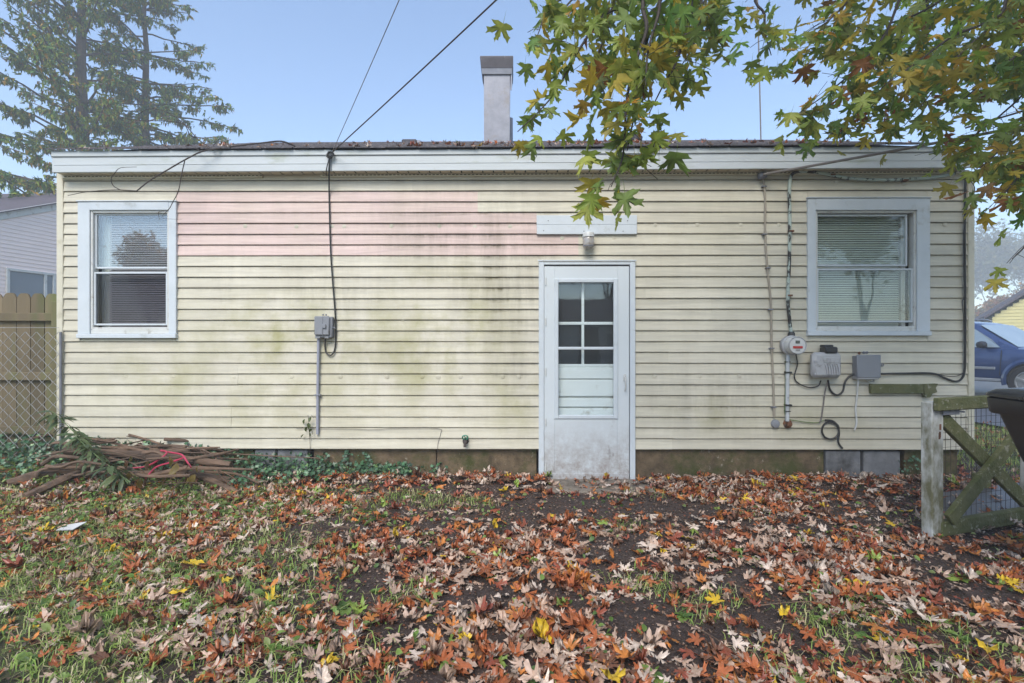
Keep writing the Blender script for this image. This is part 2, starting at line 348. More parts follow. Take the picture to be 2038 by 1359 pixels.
# ------------------------------------------------------------------ leaf templates (maple, five deep lobes; tip towards +Y, base at origin)
HALF = [(0, 1.0), (.05, .84), (.13, .80), (.10, .69), (.17, .63), (.13, .52), (.10, .40), (.24, .49), (.33, .62), (.40, .58), (.62, .70), (.56, .55), (.63, .45), (.48, .41), (.38, .33), (.25, .20),
        (.40, .17), (.56, .05), (.42, .02), (.34, -.06), (.16, -.03), (.03, .0)]
def maple(curl, droop, fold, seed, petiole=.45, simple=False, roll=0.0):
    r = np.random.default_rng(seed); h = HALF if not simple else [HALF[i] for i in (0, 2, 6, 8, 10, 13, 15, 17, 21)]
    out = [(x, y) for x, y in h] + [(-x, y) for x, y in reversed(h) if x > .001]
    P = [(0, .27)] + out; P = np.array([(x * r.uniform(.88, 1.12), y * r.uniform(.95, 1.05)) for x, y in P])
    z = curl * (P[:, 0] ** 2 * 1.6) + droop * (P[:, 1] - .3) ** 2 + fold * np.abs(P[:, 0]) + r.normal(0, .035 + .05 * abs(curl), len(P)); z[0] -= .05
    V = np.column_stack([P, z]); n = len(out); T = [(0, 1 + (i + 1) % n, 1 + i) for i in range(n)]
    if petiole:
        b = len(V); y = -petiole; V = np.vstack([V, [(-.012, .02, z[0]), (.012, .02, z[0]), (.10 * r.uniform(-1, 1), y, .05 + r.uniform(-.1, .15))]]); T.append((b, b + 1, b + 2))
    c = np.ones(len(V)) * 1.0; c[0] = 1.12; c[1:1 + n] = r.uniform(.82, 1.08, n)
    V[:, 1] -= .27
    if roll:
        rr = 1.0 / roll; V = V.copy(); x_ = V[:, 0].copy(); zz_ = V[:, 2].copy(); V[:, 0] = (rr - zz_) * np.sin(x_ / rr); V[:, 2] = rr - (rr - zz_) * np.cos(x_ / rr)
    return V, np.array(T), c
GROUND_LEAVES = [maple(random.uniform(-.6, .9), random.uniform(-.6, .9), random.uniform(-.4, .5), 50 + i, random.uniform(.2, .6), False, (0, 0, 0, .8, 1.2, 1.6, 2.2, 2.8, 3.6, 1.4, 2.4, 0)[i]) for i in range(12)]
TREE_LEAVES = []
for i in range(8):
    v, t, c = maple(random.uniform(-.5, .3), random.uniform(-.45, .1), random.uniform(-.3, .1), 90 + i, petiole=.55)
    v = v.copy(); v[:, 1] += .27 + .55; TREE_LEAVES.append((v, t, c))          # hung from the end of the petiole
SIMPLE_LEAVES = [maple(.1, -.2, -.1, 130 + i, petiole=0, simple=True) for i in range(3)]

# ------------------------------------------------------------------ ground
def sm(a, b, x): t = np.clip((x - a) / (b - a), 0, 1); return t * t * (3 - 2 * t)
_ph = rng.uniform(0, 6.28, (10, 3)); _fr = rng.uniform(.6, 5.5, (10, 2))
def gh(x, y):
    x = np.asarray(x, float); y = np.asarray(y, float); n = 0
    for i in range(10): n = n + np.sin(x * _fr[i, 0] + _ph[i, 0]) * np.sin(y * _fr[i, 1] + _ph[i, 1]) / (1 + _fr[i].mean())
    near = 1 - sm(4.55, 4.8, np.abs(x)) * 0
    n = n * .016 * (1 - sm(6, 9, np.hypot(x, y)))
    bank = .16 * sm(-2.2, -4.2, x) * sm(3.4, 4.5, y) * (1 - sm(6, 9, y)) + .05 * sm(-2.0, -3.0, x) * sm(2.2, 3.5, y) * (1 - sm(6, 9, y))
    drift = .035 * sm(4.35, 4.75, y) * (1 - sm(4.9, 5.2, y)) * (1 - sm(4.0, 4.3, np.abs(x)))
    door = 1 - np.exp(-((x - .68) / .45) ** 2) * sm(4.0, 4.6, y)
    return n * door + bank + drift * door
def ghv(x, y): return float(gh(x, y))
xs = np.concatenate([-np.geomspace(400, 7.2, 26), np.linspace(-7, 7, 176), np.geomspace(7.2, 400, 26)])
ys = np.concatenate([-np.geomspace(400, 2.2, 22), np.linspace(-2, 8, 126), np.geomspace(8.2, 600, 28)])
gx, gy = np.meshgrid(xs, ys); gv = np.column_stack([gx.ravel(), gy.ravel(), gh(gx, gy).ravel()])
nx = len(xs); ii = np.arange(len(ys) - 1)[:, None] * nx + np.arange(nx - 1)[None]; ii = ii.ravel()
gt = np.concatenate([np.column_stack([ii, ii + 1, ii + nx + 1]), np.column_stack([ii, ii + nx + 1, ii + nx])])
gm = np_mesh('ground', gv, gt, None, 'ground'); gm.shade_smooth(); tag(newobj('ground', gm), 'dark brown soil and patchy turf of the back yard', kind='structure')
def sheet(name, pts, mat, z, label):
    m = MB(); n = len(pts); m.add([(x, y, z) for x, y in pts], [tuple(range(n))]); return tag(m.build(name, mat), label, kind='structure')
sheet('path', [(2.95, 3.62), (4.1, 3.75), (6.5, 3.5), (9, 3.0), (9, 4.3), (6.2, 4.75), (4.6, 4.6), (3.5, 4.25)], 'asphalt', .045, 'wet grey path behind the gate')
sheet('driveway', [(7.3, -3), (15.5, -3), (15.5, 30), (7.3, 30)], 'asphalt', .034, 'grey asphalt driveway under the car')

# ------------------------------------------------------------------ the house
HX0, HX1 = onY(116, 600, YW).x, onY(1936, 600, YW).x
Z0, CH = .295, .1016
house = empty('house', (0, YW, 0), 'small bungalow clad in cream vinyl boards with a white storm door', 'house')
def tilt(x): return .0034 * x
def WX(px, py=620, Y=YW): return onY(px, py, Y).x
def WZ(py, px=1019, Y=YW): return onY(px, py, Y).z
def rect(x0, y0, x1, y1, Y=YW):
    a, b = onY(x0, y0, Y), onY(x1, y1, Y); c, d = onY(x0, y1, Y), onY(x1, y0, Y)
    return ((a.x + c.x) / 2, (b.x + d.x) / 2, (c.z + b.z) / 2, (a.z + d.z) / 2)     # x0 x1 zbottom ztop
WIN_L = rect(160, 403, 355, 673); WIN_R = rect(1604, 396, 1846, 668); DOOR = rect(1072, 521, 1263, 957)
ZTOP = 2.905
b = MB(); b.box(HX0 + .03, HX1 - .03, YW + .12, YW + .16, .25, ZTOP + .05); b.build('wall_core', 'dark', house)
# siding: one board per course and stretch between openings and seams
seams = {}
for p in range(13):
    r = random.Random(p * 31 + 5); s = []
    x = HX0 + r.uniform(.9, 3.2)
    while x < HX1 - .6: s.append(x); x += r.uniform(2.6, 3.8)
    seams[p] = s
pink_end = {9: WX(1151, 487), 10: WX(1068, 445), 11: WX(951, 405)}
seams[12] = [WX(821, 370), WX(1500, 370)]
def board(x0, x1, k, mat, lay, lo=None, hi=None):
    z0 = (lo if lo is not None else Z0 + CH * k) + random.uniform(-.0012, .0012); z1 = min(hi if hi is not None else Z0 + CH * (k + 1), ZTOP); n = max(2, int((x1 - x0) / .35)); m = MB(); vs = []
    dz0, dz1 = random.uniform(-.0015, .0015), random.uniform(-.0015, .0015); yo = -.0022 * lay
    for i in range(n + 1):
        t = i / n; x = x0 + (x1 - x0) * t; zz = z0 + dz0 * (1 - t) + dz1 * t + random.uniform(-.0008, .0008); wob = random.uniform(-.0012, .0012)
        for y, z in ((YW + .016, z1 + .004), (YW + .014, z1 - .0045), (YW - .0045 + wob, z1 - .0068), (YW - .016 + wob, zz + .004), (YW - .0145 + wob, zz), (YW + .012, zz + .0015)): vs.append((x, y + yo, z))
    fs = [(i * 6 + j, i * 6 + j + 1, (i + 1) * 6 + j + 1, (i + 1) * 6 + j) for i in range(n) for j in range(5)]
    fs += [(0, 5, 4, 3, 2, 1), tuple(n * 6 + j for j in range(6))]
    return m.add(vs, fs).build('siding_board', mat, house)
for k in range(26):
    z0, z1 = Z0 + CH * k, Z0 + CH * (k + 1); zm = (z0 + min(z1, ZTOP)) / 2; spans = [(HX0 + .035, HX1 - .035)]
    patch_ = []
    for (a, c, zb, zt) in (WIN_L, WIN_R, DOOR):
        lo, hi = a + .012, c - .012
        if zb < z1 - .004 and zt > z0 + .004:
            ns = []
            for p, q in spans:
                if p < lo and q > hi: ns += [(p, lo), (hi, q)]
                else: ns.append((p, q))
            spans = ns
            if zt < z1 - .012: patch_.append((lo, hi, zt - .004, None))
            if zb > z0 + .012: patch_.append((lo, hi, None, zb + .004))
    for lo, hi, u0, u1 in patch_: board(lo + .001, hi - .001, k, 'siding_pink' if False else 'siding', 0, u0, u1)
    cuts = list(seams[k // 2]); pe = pink_end.get(k // 2); ps = WIN_L[1] - .012
    if pe is not None: cuts = [c for c in cuts if c > pe + .3 or c < ps - .2] + [pe, ps]
    out = []
    for p, q in spans:
        cs = sorted(c for c in cuts if p + .05 < c < q - .05); e = [p] + cs + [q]; out += list(zip(e[:-1], e[1:]))
    for i, (p, q) in enumerate(out):
        pink = pe is not None and ps - .02 <= p and q <= pe + .02
        board(p, q, k, 'siding_pink' if pink else 'siding', (i + k // 2) % 2)
# round siding plugs
pm = MB(); pm.lathe([(.0205, -.006), (.0205, .001), (.018, .0022)], (0, 0, 0), (0, -1, 0), 14); pme = pm.mesh('siding_plug', 'siding', True)
def plug(px, py):
    p = onY(px, py, YW - .010); o = newobj('siding_plug', pme, house); o.location = p; return o
for px, py in [(488, 450), (590, 451), (661, 451), (685, 451), (779, 450), (875, 450), (945, 452), (1015, 451), (1119, 474), (1222, 474), (1304, 448), (1388, 447), (1474, 447),
               (874, 458), (250, 750), (345, 750), (465, 752), (580, 750), (677, 750), (770, 750), (840, 750), (871, 750), (916, 750), (1000, 750), (1033, 750), (1303, 749), (1392, 749), (1471, 749), (1551, 749),
               (757, 632), (802, 634), (916, 633), (205, 372), (308, 373), (873, 751 + 0), (1665, 362), (1798, 366), (1550, 447), (1881, 447)]: plug(px, py)
# corner trim
for a, c in ((HX0, HX0 + .062), (HX1 - .062, HX1)):
    m = MB(); m.box(a, c, YW - .024, YW + .05, Z0 - .012, ZTOP + .0, .006); m.build('corner_trim', 'trim_cream', house, True)
# side walls (lapped profile) and far wall
for X, s in ((HX0 + .012, -1), (HX1 - .012, 1)):
    m = MB(); D = 7.1
    for k in range(26):
        z0 = Z0 + CH * k; z1 = min(z0 + CH, ZTOP)
        m.add([(X, YW + .055, z1), (X + s * .013, YW + .055, z0), (X - s * .01, YW + .055, z0), (X, YW + D, z1), (X + s * .013, YW + D, z0), (X - s * .01, YW + D, z0)], [(0, 1, 4, 3), (1, 2, 5, 4)])
    m.add([(X - s * .005, YW + .05, ZTOP), (X - s * .005, YW + D, ZTOP), (X - s * .005, YW + D / 2, ZTOP + 1.42)], [(0, 1, 2)])
    m.build('side_wall', 'siding', house)
m = MB(); m.box(HX0 + .02, HX1 - .02, YW + 7.05, YW + 7.1, .1, ZTOP); m.build('far_wall', 'siding', house)
# foundation
YF = YW + .035
fx1 = WX(1906, 930, YF)
def fseg(px0, px1, mat, Y=YF, top=.29, name='foundation', dz=0):
    a = px0 if isinstance(px0, float) else WX(px0, 925, Y); c = px1 if isinstance(px1, float) else WX(px1, 925, Y)
    m = MB(); m.box(a, c, Y, Y + .18, -.25, top + dz, .006); return m.build(name, mat, house)
fseg(HX0 + .03, 505, 'concrete'); fseg(507, 548, 'slate', YF - .02, .28, 'foundation_slab'); fseg(552, 612, 'slate', YF - .014, .275, 'foundation_slab'); fseg(624, 868, 'concrete'); fseg(870, 1068, 'concrete', YF + .004)
fseg(1259, 1640, 'concrete', YF - .004); fseg(1644, 1713, 'slate', YF - .024, .275, 'foundation_slab'); fseg(1719, 1792, 'slate', YF - .012, .27, 'foundation_slab'); fseg(1800, 1906, 'concrete', YF + .01, .284)
m = MB(); m.box(HX0 + .05, fx1 - .02, YF + .19, YF + .22, -.2, .3); m.build('foundation_core', 'dark', house)
# sill below the door
m = MB(); m.box(DOOR[0] - .03, DOOR[1] + .03, YW - .02, YW + .13, -.2, DOOR[2] + .004, .006); m.build('door_sill', 'step', house)
# header panel over the door
hx = rect(1068, 428, 1268, 466, YW - .03)
zz = (hx[2] + hx[3]) / 2
hp = MB(); hp.box(hx[0], hx[1], YW - .030, YW - .004, zz + .001, hx[3], .003); hp.build('header_panel', 'white_metal', house)
hp = MB(); hp.box(hx[0] + .002, hx[1] - .001, YW - .034, YW - .004, hx[2], zz - .001, .003); hp.build('header_panel', 'white_metal', house)
nm = MB(); nm.lathe([(.004, 0), (.004, .003)], (0, 0, 0), (0, -1, 0), 8); nme = nm.mesh('screw', 'dark')
for px, py in ((1091, 439), (1169, 437), (1249, 439), (1082, 459), (1162, 460), (1172, 452), (1240, 460)):
    o = newobj('screw', nme, house); o.location = onY(px, py, YW - .0335)

# windows ----------------------------------------------------------
def window(px_out, trim, px_sash, panes, rail, blind, blind_x, low_glass, up_glass):
    x0, x1, zb, zt = px_out; wd = empty('window', ((x0 + x1) / 2, YW, zb)); wd.parent = house; wd.matrix_parent_inverse = Matrix.Translation(-house.location)
    def pb(name, mat, *bx, b=.004):
        m = MB(); m.box(*bx, b); o = m.build(name, mat); o.parent = wd
        o.matrix_parent_inverse = (Matrix.Translation(wd.location)).inverted(); return o
    s0, s1, sb, st = px_sash
    pb('trim_board', 'white_metal', x0, s0, YW - .034, YW + .06, zb + trim * .55, zt)
    pb('trim_board', 'white_metal', s1, x1, YW - .034, YW + .06, zb + trim * .55, zt)
    pb('trim_board', 'white_metal', s0 - .004, s1 + .004, YW - .037, YW + .06, st, zt - .001)
    pb('sill', 'white_metal', x0 - .004, x1 + .004, YW - .048, YW + .06, zb, zb + trim * .55)
    pb('head_flashing', 'white_metal', x0 - .008, x1 + .008, YW - .045, YW - .002, zt, zt + .010, b=.002)
    pb('sub_sill', 'white_old', s0, s1, YW - .022, YW + .06, zb + trim * .55, sb + .012)
    # outer storm frame
    f = .022
    pb('storm_frame', 'white_old', s0, s0 + f, YW - .022, YW + .05, sb, st); pb('storm_frame', 'white_old', s1 - f, s1, YW - .022, YW + .05, sb, st)
    pb('storm_frame', 'white_old', s0 + f, s1 - f, YW - .021, YW + .05, st - f, st); pb('storm_frame', 'white_old', s0 + f, s1 - f, YW - .021, YW + .05, sb, sb + f * 1.2)
    for i, (a, c, d, e) in enumerate(panes):               # sash around each pane, then its pane
        g = .017; y = YW - .010 + (.012 if i == 0 else 0.0)
        m = MB(); m.box(a - g, a, y, y + .03, d - g, e + g, .003); m.box(c, c + g, y, y + .03, d - g, e + g, .003); m.box(a, c, y + .001, y + .03, e, e + g, .003); m.box(a, c, y + .001, y + .03, d - g, d, .003)
        o = m.build('sash', 'white_metal'); o.parent = wd; o.matrix_parent_inverse = Matrix.Translation(wd.location).inverted()
        m = MB(); m.box(a - .002, c + .002, y + .010, y + .014, d - .002, e + .002); o = m.build('pane', up_glass if i == 0 else low_glass); o.parent = wd; o.matrix_parent_inverse = Matrix.Translation(wd.location).inverted()
    m = MB(); z = sb + .02
    while z < st - .02:
        m.add([(blind_x[0], YW + .058, z + .004), (blind_x[1], YW + .058, z + .004), (blind_x[1], YW + .074, z + .022), (blind_x[0], YW + .074, z + .022)], [(0, 1, 2, 3)]); z += .0215
    o = m.build('blind', blind); o.parent = wd; o.matrix_parent_inverse = Matrix.Translation(wd.location).inverted()
    m = MB(); m.box(s0, s1, YW + .10, YW + .11, sb, st); o = m.build('reveal_backing', 'interior'); o.parent = wd; o.matrix_parent_inverse = Matrix.Translation(wd.location).inverted()
    return wd
ws = rect(184, 420, 340, 657)
w1 = window(WIN_L, .075, ws, [rect(192, 428, 332, 531), rect(192, 545, 331, 644)], 0, 'blind_grey', (ws[0] + .11, ws[1] - .02), 'glass_low', 'glass')
cm = MB(); n = 9
cm.add([(ws[0] + .02 + .012 * i, YW + .085 + .008 * (i % 2), z) for i in range(n) for z in (ws[2], ws[3])], [(2 * i, 2 * i + 2, 2 * i + 3, 2 * i + 1) for i in range(n - 1)])
o = cm.build('curtain', 'blind'); o.parent = w1; o.matrix_parent_inverse = Matrix.Translation(w1.location).inverted()
ws = rect(1620, 420, 1820, 655)
w2 = window(WIN_R, .075, ws, [rect(1628, 430, 1803, 526), rect(1628, 538, 1812, 638)], 0, 'blind', (ws[0] + .02, ws[1] - .10), 'glass_r', 'glass_r')
m = MB(); m.box(ws[1] - .085, ws[1] - .045, YW + .05, YW + .09, ws[2] + .02, ws[3] - .02, .004); o = m.build('inner_jamb', 'white_old'); o.parent = w2; o.matrix_parent_inverse = Matrix.Translation(w2.location).inverted()

# storm door -------------------------------------------------------
dr = empty('storm_door', ((DOOR[0] + DOOR[1]) / 2, YW, 0)); dr.parent = house; dr.matrix_parent_inverse = Matrix.Translation(-house.location)
def dpart(name, m, mat, smooth=False): o = m.build(name, mat, None, smooth); o.parent = dr; o.matrix_parent_inverse = Matrix.Translation(dr.location).inverted(); return o
x0, x1, zb, zt = DOOR
m = MB(); m.box(x0, x0 + .05, YW - .036, YW + .10, zb, zt, .004); dpart('jamb', m, 'white_metal')
m = MB(); m.box(x1 - .05, x1, YW - .036, YW + .10, zb, zt, .004); dpart('jamb', m, 'white_metal')
m = MB(); m.box(x0 + .05, x1 - .05, YW - .034, YW + .10, zt - .032, zt, .004); dpart('head_jamb', m, 'white_metal')
m = MB(); m.box(x0 - .01, x1 + .01, YW - .045, YW - .03, zt + .001, zt + .012, .002); dpart('drip_cap', m, 'white_metal')
lx = rect(1083, 530, 1252, 955, YW - .02); gx_ = rect(1104, 556, 1228, 832, YW - .02)
L0, L1, LB, LT = lx; G0, G1, GB, GT = gx_
yd = YW - .026
m = MB()
m.box(L0, G0, yd, yd + .03, LB, LT, .003); m.box(G1, L1, yd, yd + .03, LB, LT, .003); m.box(G0, G1, yd + .0005, yd + .03, GT, LT - .0005, .001); m.box(G0, G1, yd + .0005, yd + .03, LB + .0005, GB, .001)
t = NT('storm_door_skin'); col = t.mix(t.noise(3, 4), (.60, .64, .66), (.55, .59, .61))
sx = t.n('ShaderNodeSeparateXYZ'); t.set(sx.inputs[0], t.pos)
low = t.ramp(sx.outputs['Z'], .60, .02)
dm = t.math('MULTIPLY', t.ramp(t.noise(9, 8, .8), .34, .66), t.math('MULTIPLY', low, .95))
col = t.mix(dm, col, srgb(118, 92, 74)); col = t.mix(t.math('MULTIPLY', t.ramp(t.noise(6, 5, .7, (1, 1, .5)), .66, .72), t.math('ADD', t.math('MULTIPLY', low, .6), .10)), col, srgb(86, 62, 48))
MT['door_skin'] = t.end(t.bsdf(col, .4, 0, t.bump(t.noise(5, 3), .1, .006), .45))
dpart('door_leaf', m, 'door_skin')
for (a, c, d, e) in ((L0 + .003, L1 - .003, LB + .001, LB + .065),):
    m = MB(); m.box(a, c, yd - .006, yd - .0005, d, e, .002); dpart('kick_plate', m, 'door_skin')
g = .034
m = MB(); m.box(G0 - .006, G0 + g, yd - .012, yd + .02, GB - .006, GT + .006, .005); dpart('glass_frame', m, 'white_metal')
m = MB(); m.box(G1 - g, G1 + .006, yd - .012, yd + .02, GB - .006, GT + .006, .005); dpart('glass_frame', m, 'white_metal')
m = MB(); m.box(G0 + g, G1 - g, yd - .011, yd + .02, GT - g + .004, GT + .005, .005); dpart('glass_frame', m, 'white_metal')
m = MB(); m.box(G0 + g, G1 - g, yd - .011, yd + .02, GB - .005, GB + g - .004, .005); dpart('glass_frame', m, 'white_metal')
zr = WZ(693, 1165, YW - .03)
m = MB(); m.box(G0 + g, G1 - g, yd - .014, yd + .02, zr - .013, zr + .013, .004); dpart('meeting_rail', m, 'white_metal')
m = MB(); m.box(G0 + g - .002, G1 - g + .002, yd + .004, yd + .008, zr, GT - g + .006); dpart('pane', m, 'glass_clear')
m = MB(); m.box(G0 + g - .002, G1 - g + .002, yd + .012, yd + .016, GB + g - .006, zr); dpart('pane', m, 'glass_clear')
# inner door behind the storm glass
yi = YW + .055; ir = rect(1100, 640, 1232, 727, yi)
m = MB(); m.box(L0 - .02, L1 + .02, yi + .012, yi + .03, LB, ir[2] - .02); dpart('inner_door', m, 'white_old')
MT['dark_pane'] = M('dark_room_glass', (.035, .036, .038), (.05, .05, .052), 2, .04, bump=.03, bscale=3, spec=.8)
m = MB(); m.box(L0, L1, yi + .014, yi + .02, ir[2] - .02, LT); dpart('inner_pane', m, 'dark_pane')
for py in (727, 643):
    z = WZ(py, 1165, yi); m = MB(); m.box(L0, L1, yi - .004, yi + .012, z - .016, z + .012, .003); dpart('muntin', m, 'inner_white')
xm = onY(1160, 640, yi).x
m = MB(); m.box(xm - .013, xm + .013, yi - .002, yi + .010, ir[2] - .01, LT, .003); dpart('muntin', m, 'inner_white')
for a, c in ((727, 752), (752, 787), (789, 808), (809, 830)):
    z1_, z0_ = WZ(a, 1165, yi) - .018, WZ(c, 1165, yi) - .014; m = MB(); m.box(L0, L1, yi - .004, yi + .011, z0_ + .006, z1_, .005); dpart('inner_board', m, 'inner_white')
# handle, hinges
h = onY(1243, 752, yd)
m = MB(); m.box(h.x - .012, h.x + .012, yd - .012, yd - .001, h.z - .03, h.z + .035, .004); dpart('handle', m, 'white_plastic')
m = MB(); m.tube([(h.x, yd - .012, h.z + .01), (h.x, yd - .04, h.z + .008), (h.x + .002, yd - .042, h.z - .09), (h.x + .002, yd - .02, h.z - .12)], .007, 8); dpart('handle', m, 'white_plastic', True)
for py in (560, 640, 740, 840, 930):
    p = onY(1086, py, yd); m = MB(); m.tube([(p.x, yd - .006, p.z - .035), (p.x, yd - .006, p.z + .035)], .006, 8); dpart('hinge', m, 'white_old', True)

# eaves ------------------------------------------------------------
YE = 4.67
FX0, FX1 = WX(103, 320, YE), WX(1941, 312, YE)
def slab(xa, xb, y0, y1, za, zb_, name, mat, bv=.003, parent=None):       # box whose z follows the sagging eave
    m = MB(); m.box(xa, xb, y0, y1, za, zb_, bv); m.v = [(v[0], v[1], v[2] + tilt(v[0])) for v in m.v]; return m.build(name, mat, parent or house)
zf0, zf1, zf2 = 2.889, 3.028, 3.082
cuts = [FX0, WX(660, 320, YE), WX(1312, 320, YE), FX1]
for i in range(3):
    slab(cuts[i] + .001, cuts[i + 1] - .001, YE + .0015 * i, YE + .02, zf0, zf1, 'fascia', 'white_fascia')
    slab(cuts[i] + .001, cuts[i + 1] - .001, YE - .012 + .0012 * i, YE + .018, zf1 + .0015, zf2 - .004 * (i % 2), 'drip_trim', 'white_fascia', .006)
    slab(cuts[i] + .02, cuts[i + 1] - .02, YE - .0035 + .0015 * i, YE + .001, zf0 + .066, zf0 + .070, 'fascia_crease', 'white_fascia', .001)
slab(FX0, FX1, YE + .02, YW + .1, ZTOP + .02, ZTOP + .03, 'soffit_backing', 'dark')
spm = MB(); spm.box(0, .088, 0, YW - YE - .024, 0, .008, .002); spe = spm.mesh('soffit_panel', 'soffit')
x = FX0 + .01
while x < FX1 - .09:
    o = newobj('soffit_panel', spe, house); o.location = (x, YE + .021, zf0 + .006 + tilt(x) + random.uniform(-.0015, .0015)); x += .0995
cuts2 = [HX0 + .06, WX(490, 345), WX(620, 345) + 0, HX1 - .06]
slab(HX0 + .06, WX(525, 350), YW - .034, YW - .006, ZTOP - .042, ZTOP - .006, 'frieze_trim', 'trim_cream', .003)
slab(WX(640, 350), WX(1600, 350), YW - .034, YW - .006, ZTOP - .040, ZTOP - .006, 'frieze_trim', 'trim_cream', .003)
slab(WX(1600, 350), HX1 - .06, YW - .036, YW - .006, ZTOP - .040, ZTOP - .006, 'frieze_trim', 'trim_cream', .003)
sm_ = MB(); sm_.box(-.011, .011, -.002, .002, -.003, .003); sme = sm_.mesh('vent_slot', 'dark')
x = HX0 + .1
while x < HX1 - .1:
    if not (WX(525, 350) < x < WX(640, 350)):
        o = newobj('vent_slot', sme, house); o.location = (x, YW - .0345 - (.002 if x > WX(1600, 350) else 0), ZTOP - .024 + tilt(x))
    x += .037
# roof
RY, RZ = 8.25, 4.55; EY, EZ = YE - .035, zf2 + .004
sl = (RZ - EZ) / (RY - EY); ra = math.atan(sl)
roof = empty('roof', (0, EY, EZ)); roof.parent = house; roof.matrix_parent_inverse = Matrix.Translation(-house.location)
def rpart(name, m, mat, smooth=False): o = m.build(name, mat, None, smooth); o.parent = roof; o.matrix_parent_inverse = Matrix.Translation(roof.location).inverted(); return o
RX0, RX1 = FX0 - .03, FX1 + .02
m = MB()
def rz(y): return EZ + (y - EY) * sl
m.add([(RX0, EY + .03, EZ - .02), (RX1, EY + .03, EZ - .02), (RX1, RY, RZ - .02), (RX0, RY, RZ - .02), (RX0, 2 * RY - EY, EZ - .02), (RX1, 2 * RY - EY, EZ - .02)], [(0, 1, 2, 3), (3, 2, 5, 4)])
m.v = [(v[0], v[1], v[2] + tilt(v[0])) for v in m.v]; rpart('roof_deck', m, 'dark')
nrow = 27; step = (RY - EY) / nrow
for i in range(nrow):
    y0, y1 = EY + i * step, EY + (i + 1.12) * step; m = MB(); tabs = 30; pw = (RX1 - RX0) / tabs; off = (i % 3) * pw / 3
    xe = [RX0] + [RX0 + off + pw * j for j in range(1, tabs)] + [RX1]
    for a, c in zip(xe[:-1], xe[1:]):
        l = random.uniform(0, .004); q = .004
        vs = [(a + q, y0 - random.uniform(0, .008), rz(y0) + .008 + l), (c - q, y0 - random.uniform(0, .008), rz(y0) + .008 + l), (c - q, y1, rz(y1) + .002), (a + q, y1, rz(y1) + .002)]
        vs += [(v[0], v[1], v[2] - .009) for v in vs[:2]]
        m.add([(v[0], v[1], v[2] + tilt(v[0])) for v in vs], [(0, 1, 2, 3), (4, 5, 1, 0)])
    rpart('shingle_course', m, 'shingle')
m = MB(); m.add([(RX0, RY - .12, rz(RY - .12) + .014 + tilt(RX0)), (RX1, RY - .12, rz(RY - .12) + .014 + tilt(RX1)), (RX1, RY, RZ + .02 + tilt(RX1)), (RX0, RY, RZ + .02 + tilt(RX0)), (RX0, RY + .12, rz(RY - .12) + .014 + tilt(RX0)), (RX1, RY + .12, rz(RY - .12) + .014 + tilt(RX1))], [(0, 1, 2, 3), (3, 2, 5, 4)]); rpart('ridge_cap', m, 'shingle')
m = MB(); m.add([(RX0, RY, RZ + tilt(RX0)), (RX1, RY, RZ + tilt(RX1)), (RX1, 2 * RY - EY, EZ + tilt(RX1)), (RX0, 2 * RY - EY, EZ + tilt(RX0))], [(0, 1, 2, 3)]); rpart('far_slope', m, 'shingle')
for X in (RX0 + .02, RX1 - .03):
    m = MB(); m.beam((X, EY + .06, EZ - .08 + tilt(X)), (X, RY, RZ - .08 + tilt(X)), .13, .02, (1, 0, 0)); rpart('rake_board', m, 'white_fascia')

# ------------------------------------------------------------------ roof furniture
CY = 7.4
ch = empty('chimney', onY(990, 300, CY), 'tall square galvanised chimney with a sooty flared cap on the roof', 'chimney')
def taper(name, px, mat, Y0, dep, par, b0=0):               # px: [(y, xl, xr), ...] frustum stack
    m = MB(); vs = []
    for py, xl, xr in px:
        a, c = onY(xl, py, Y0), onY(xr, py, Y0); e = (c.x - a.x) * dep / 2; ym = Y0 + (c.x - a.x) * dep / 2 if b0 == 0 else Y0 + b0
        vs += [(a.x, ym - e, a.z), (c.x, ym - e, a.z), (c.x, ym + e, a.z), (a.x, ym + e, a.z)]
    fs = [(i * 4 + j, i * 4 + (j + 1) % 4, (i + 1) * 4 + (j + 1) % 4, (i + 1) * 4 + j) for i in range(len(px) - 1) for j in range(4)] + [(3, 2, 1, 0), tuple(len(vs) - 4 + j for j in range(4))]
    m.add(vs, fs); return m.build(name, mat, par)
taper('stack', [(310, 963, 1014), (148, 963, 1015)], 'galv', CY, 1.0, ch, .2)
taper('collar', [(148, 960, 1018), (136, 958, 1020)], 'galv', CY, 1.0, ch, .2)
taper('cap', [(137, 957.5, 1020.5), (117, 955.5, 1021.5), (114, 956, 1021)], 'sooty', CY, 1.0, ch, .2)
m = MB(); a = onY(1018, 150, CY - .01); c = onY(1017, 180, CY - .01); m.beam(a, c, .02, .006); m.build('strap', 'galv', ch)
vp = onY(1014, 290, 7.9); m = MB(); m.tube([vp - Vector((0, 0, .3)), onY(1014, 236, 7.9)], .055, 12); tag(m.build('vent_pipe', 'galv', None, True), 'short grey plumbing vent pipe standing close behind the chimney', 'vent pipe')
vb = empty('roof_vent', onY(817, 290, 7.9), 'small dark hooded box vent on the roof ridge', 'roof vent')
r = rect(799, 276, 834, 290, 7.9); m = MB(); m.box(r[0], r[1] - .04, 7.9, 8.2, r[2] - .1, r[3], .015); m.build('hood', 'sooty', vb)
m = MB(); m.box(r[1] - .039, r[1] + .015, 7.92, 8.18, r[2] - .1, r[3] - .01, .004); m.build('flange', 'galv', vb)
for (px, rr, lab) in ((1265, .11, 'dark domed turbine vent on the roof behind the hanging maple twigs'),):
    p = onY(px, 283, 8.0); m = MB(); m.lathe([(.06, -.2), (.06, 0), (.10, .02), (.11, .07), (.07, .12), (.01, .14)], p, (0, 0, 1), 16); tag(m.build('dome_vent', 'sooty', None, True), lab, 'roof vent')
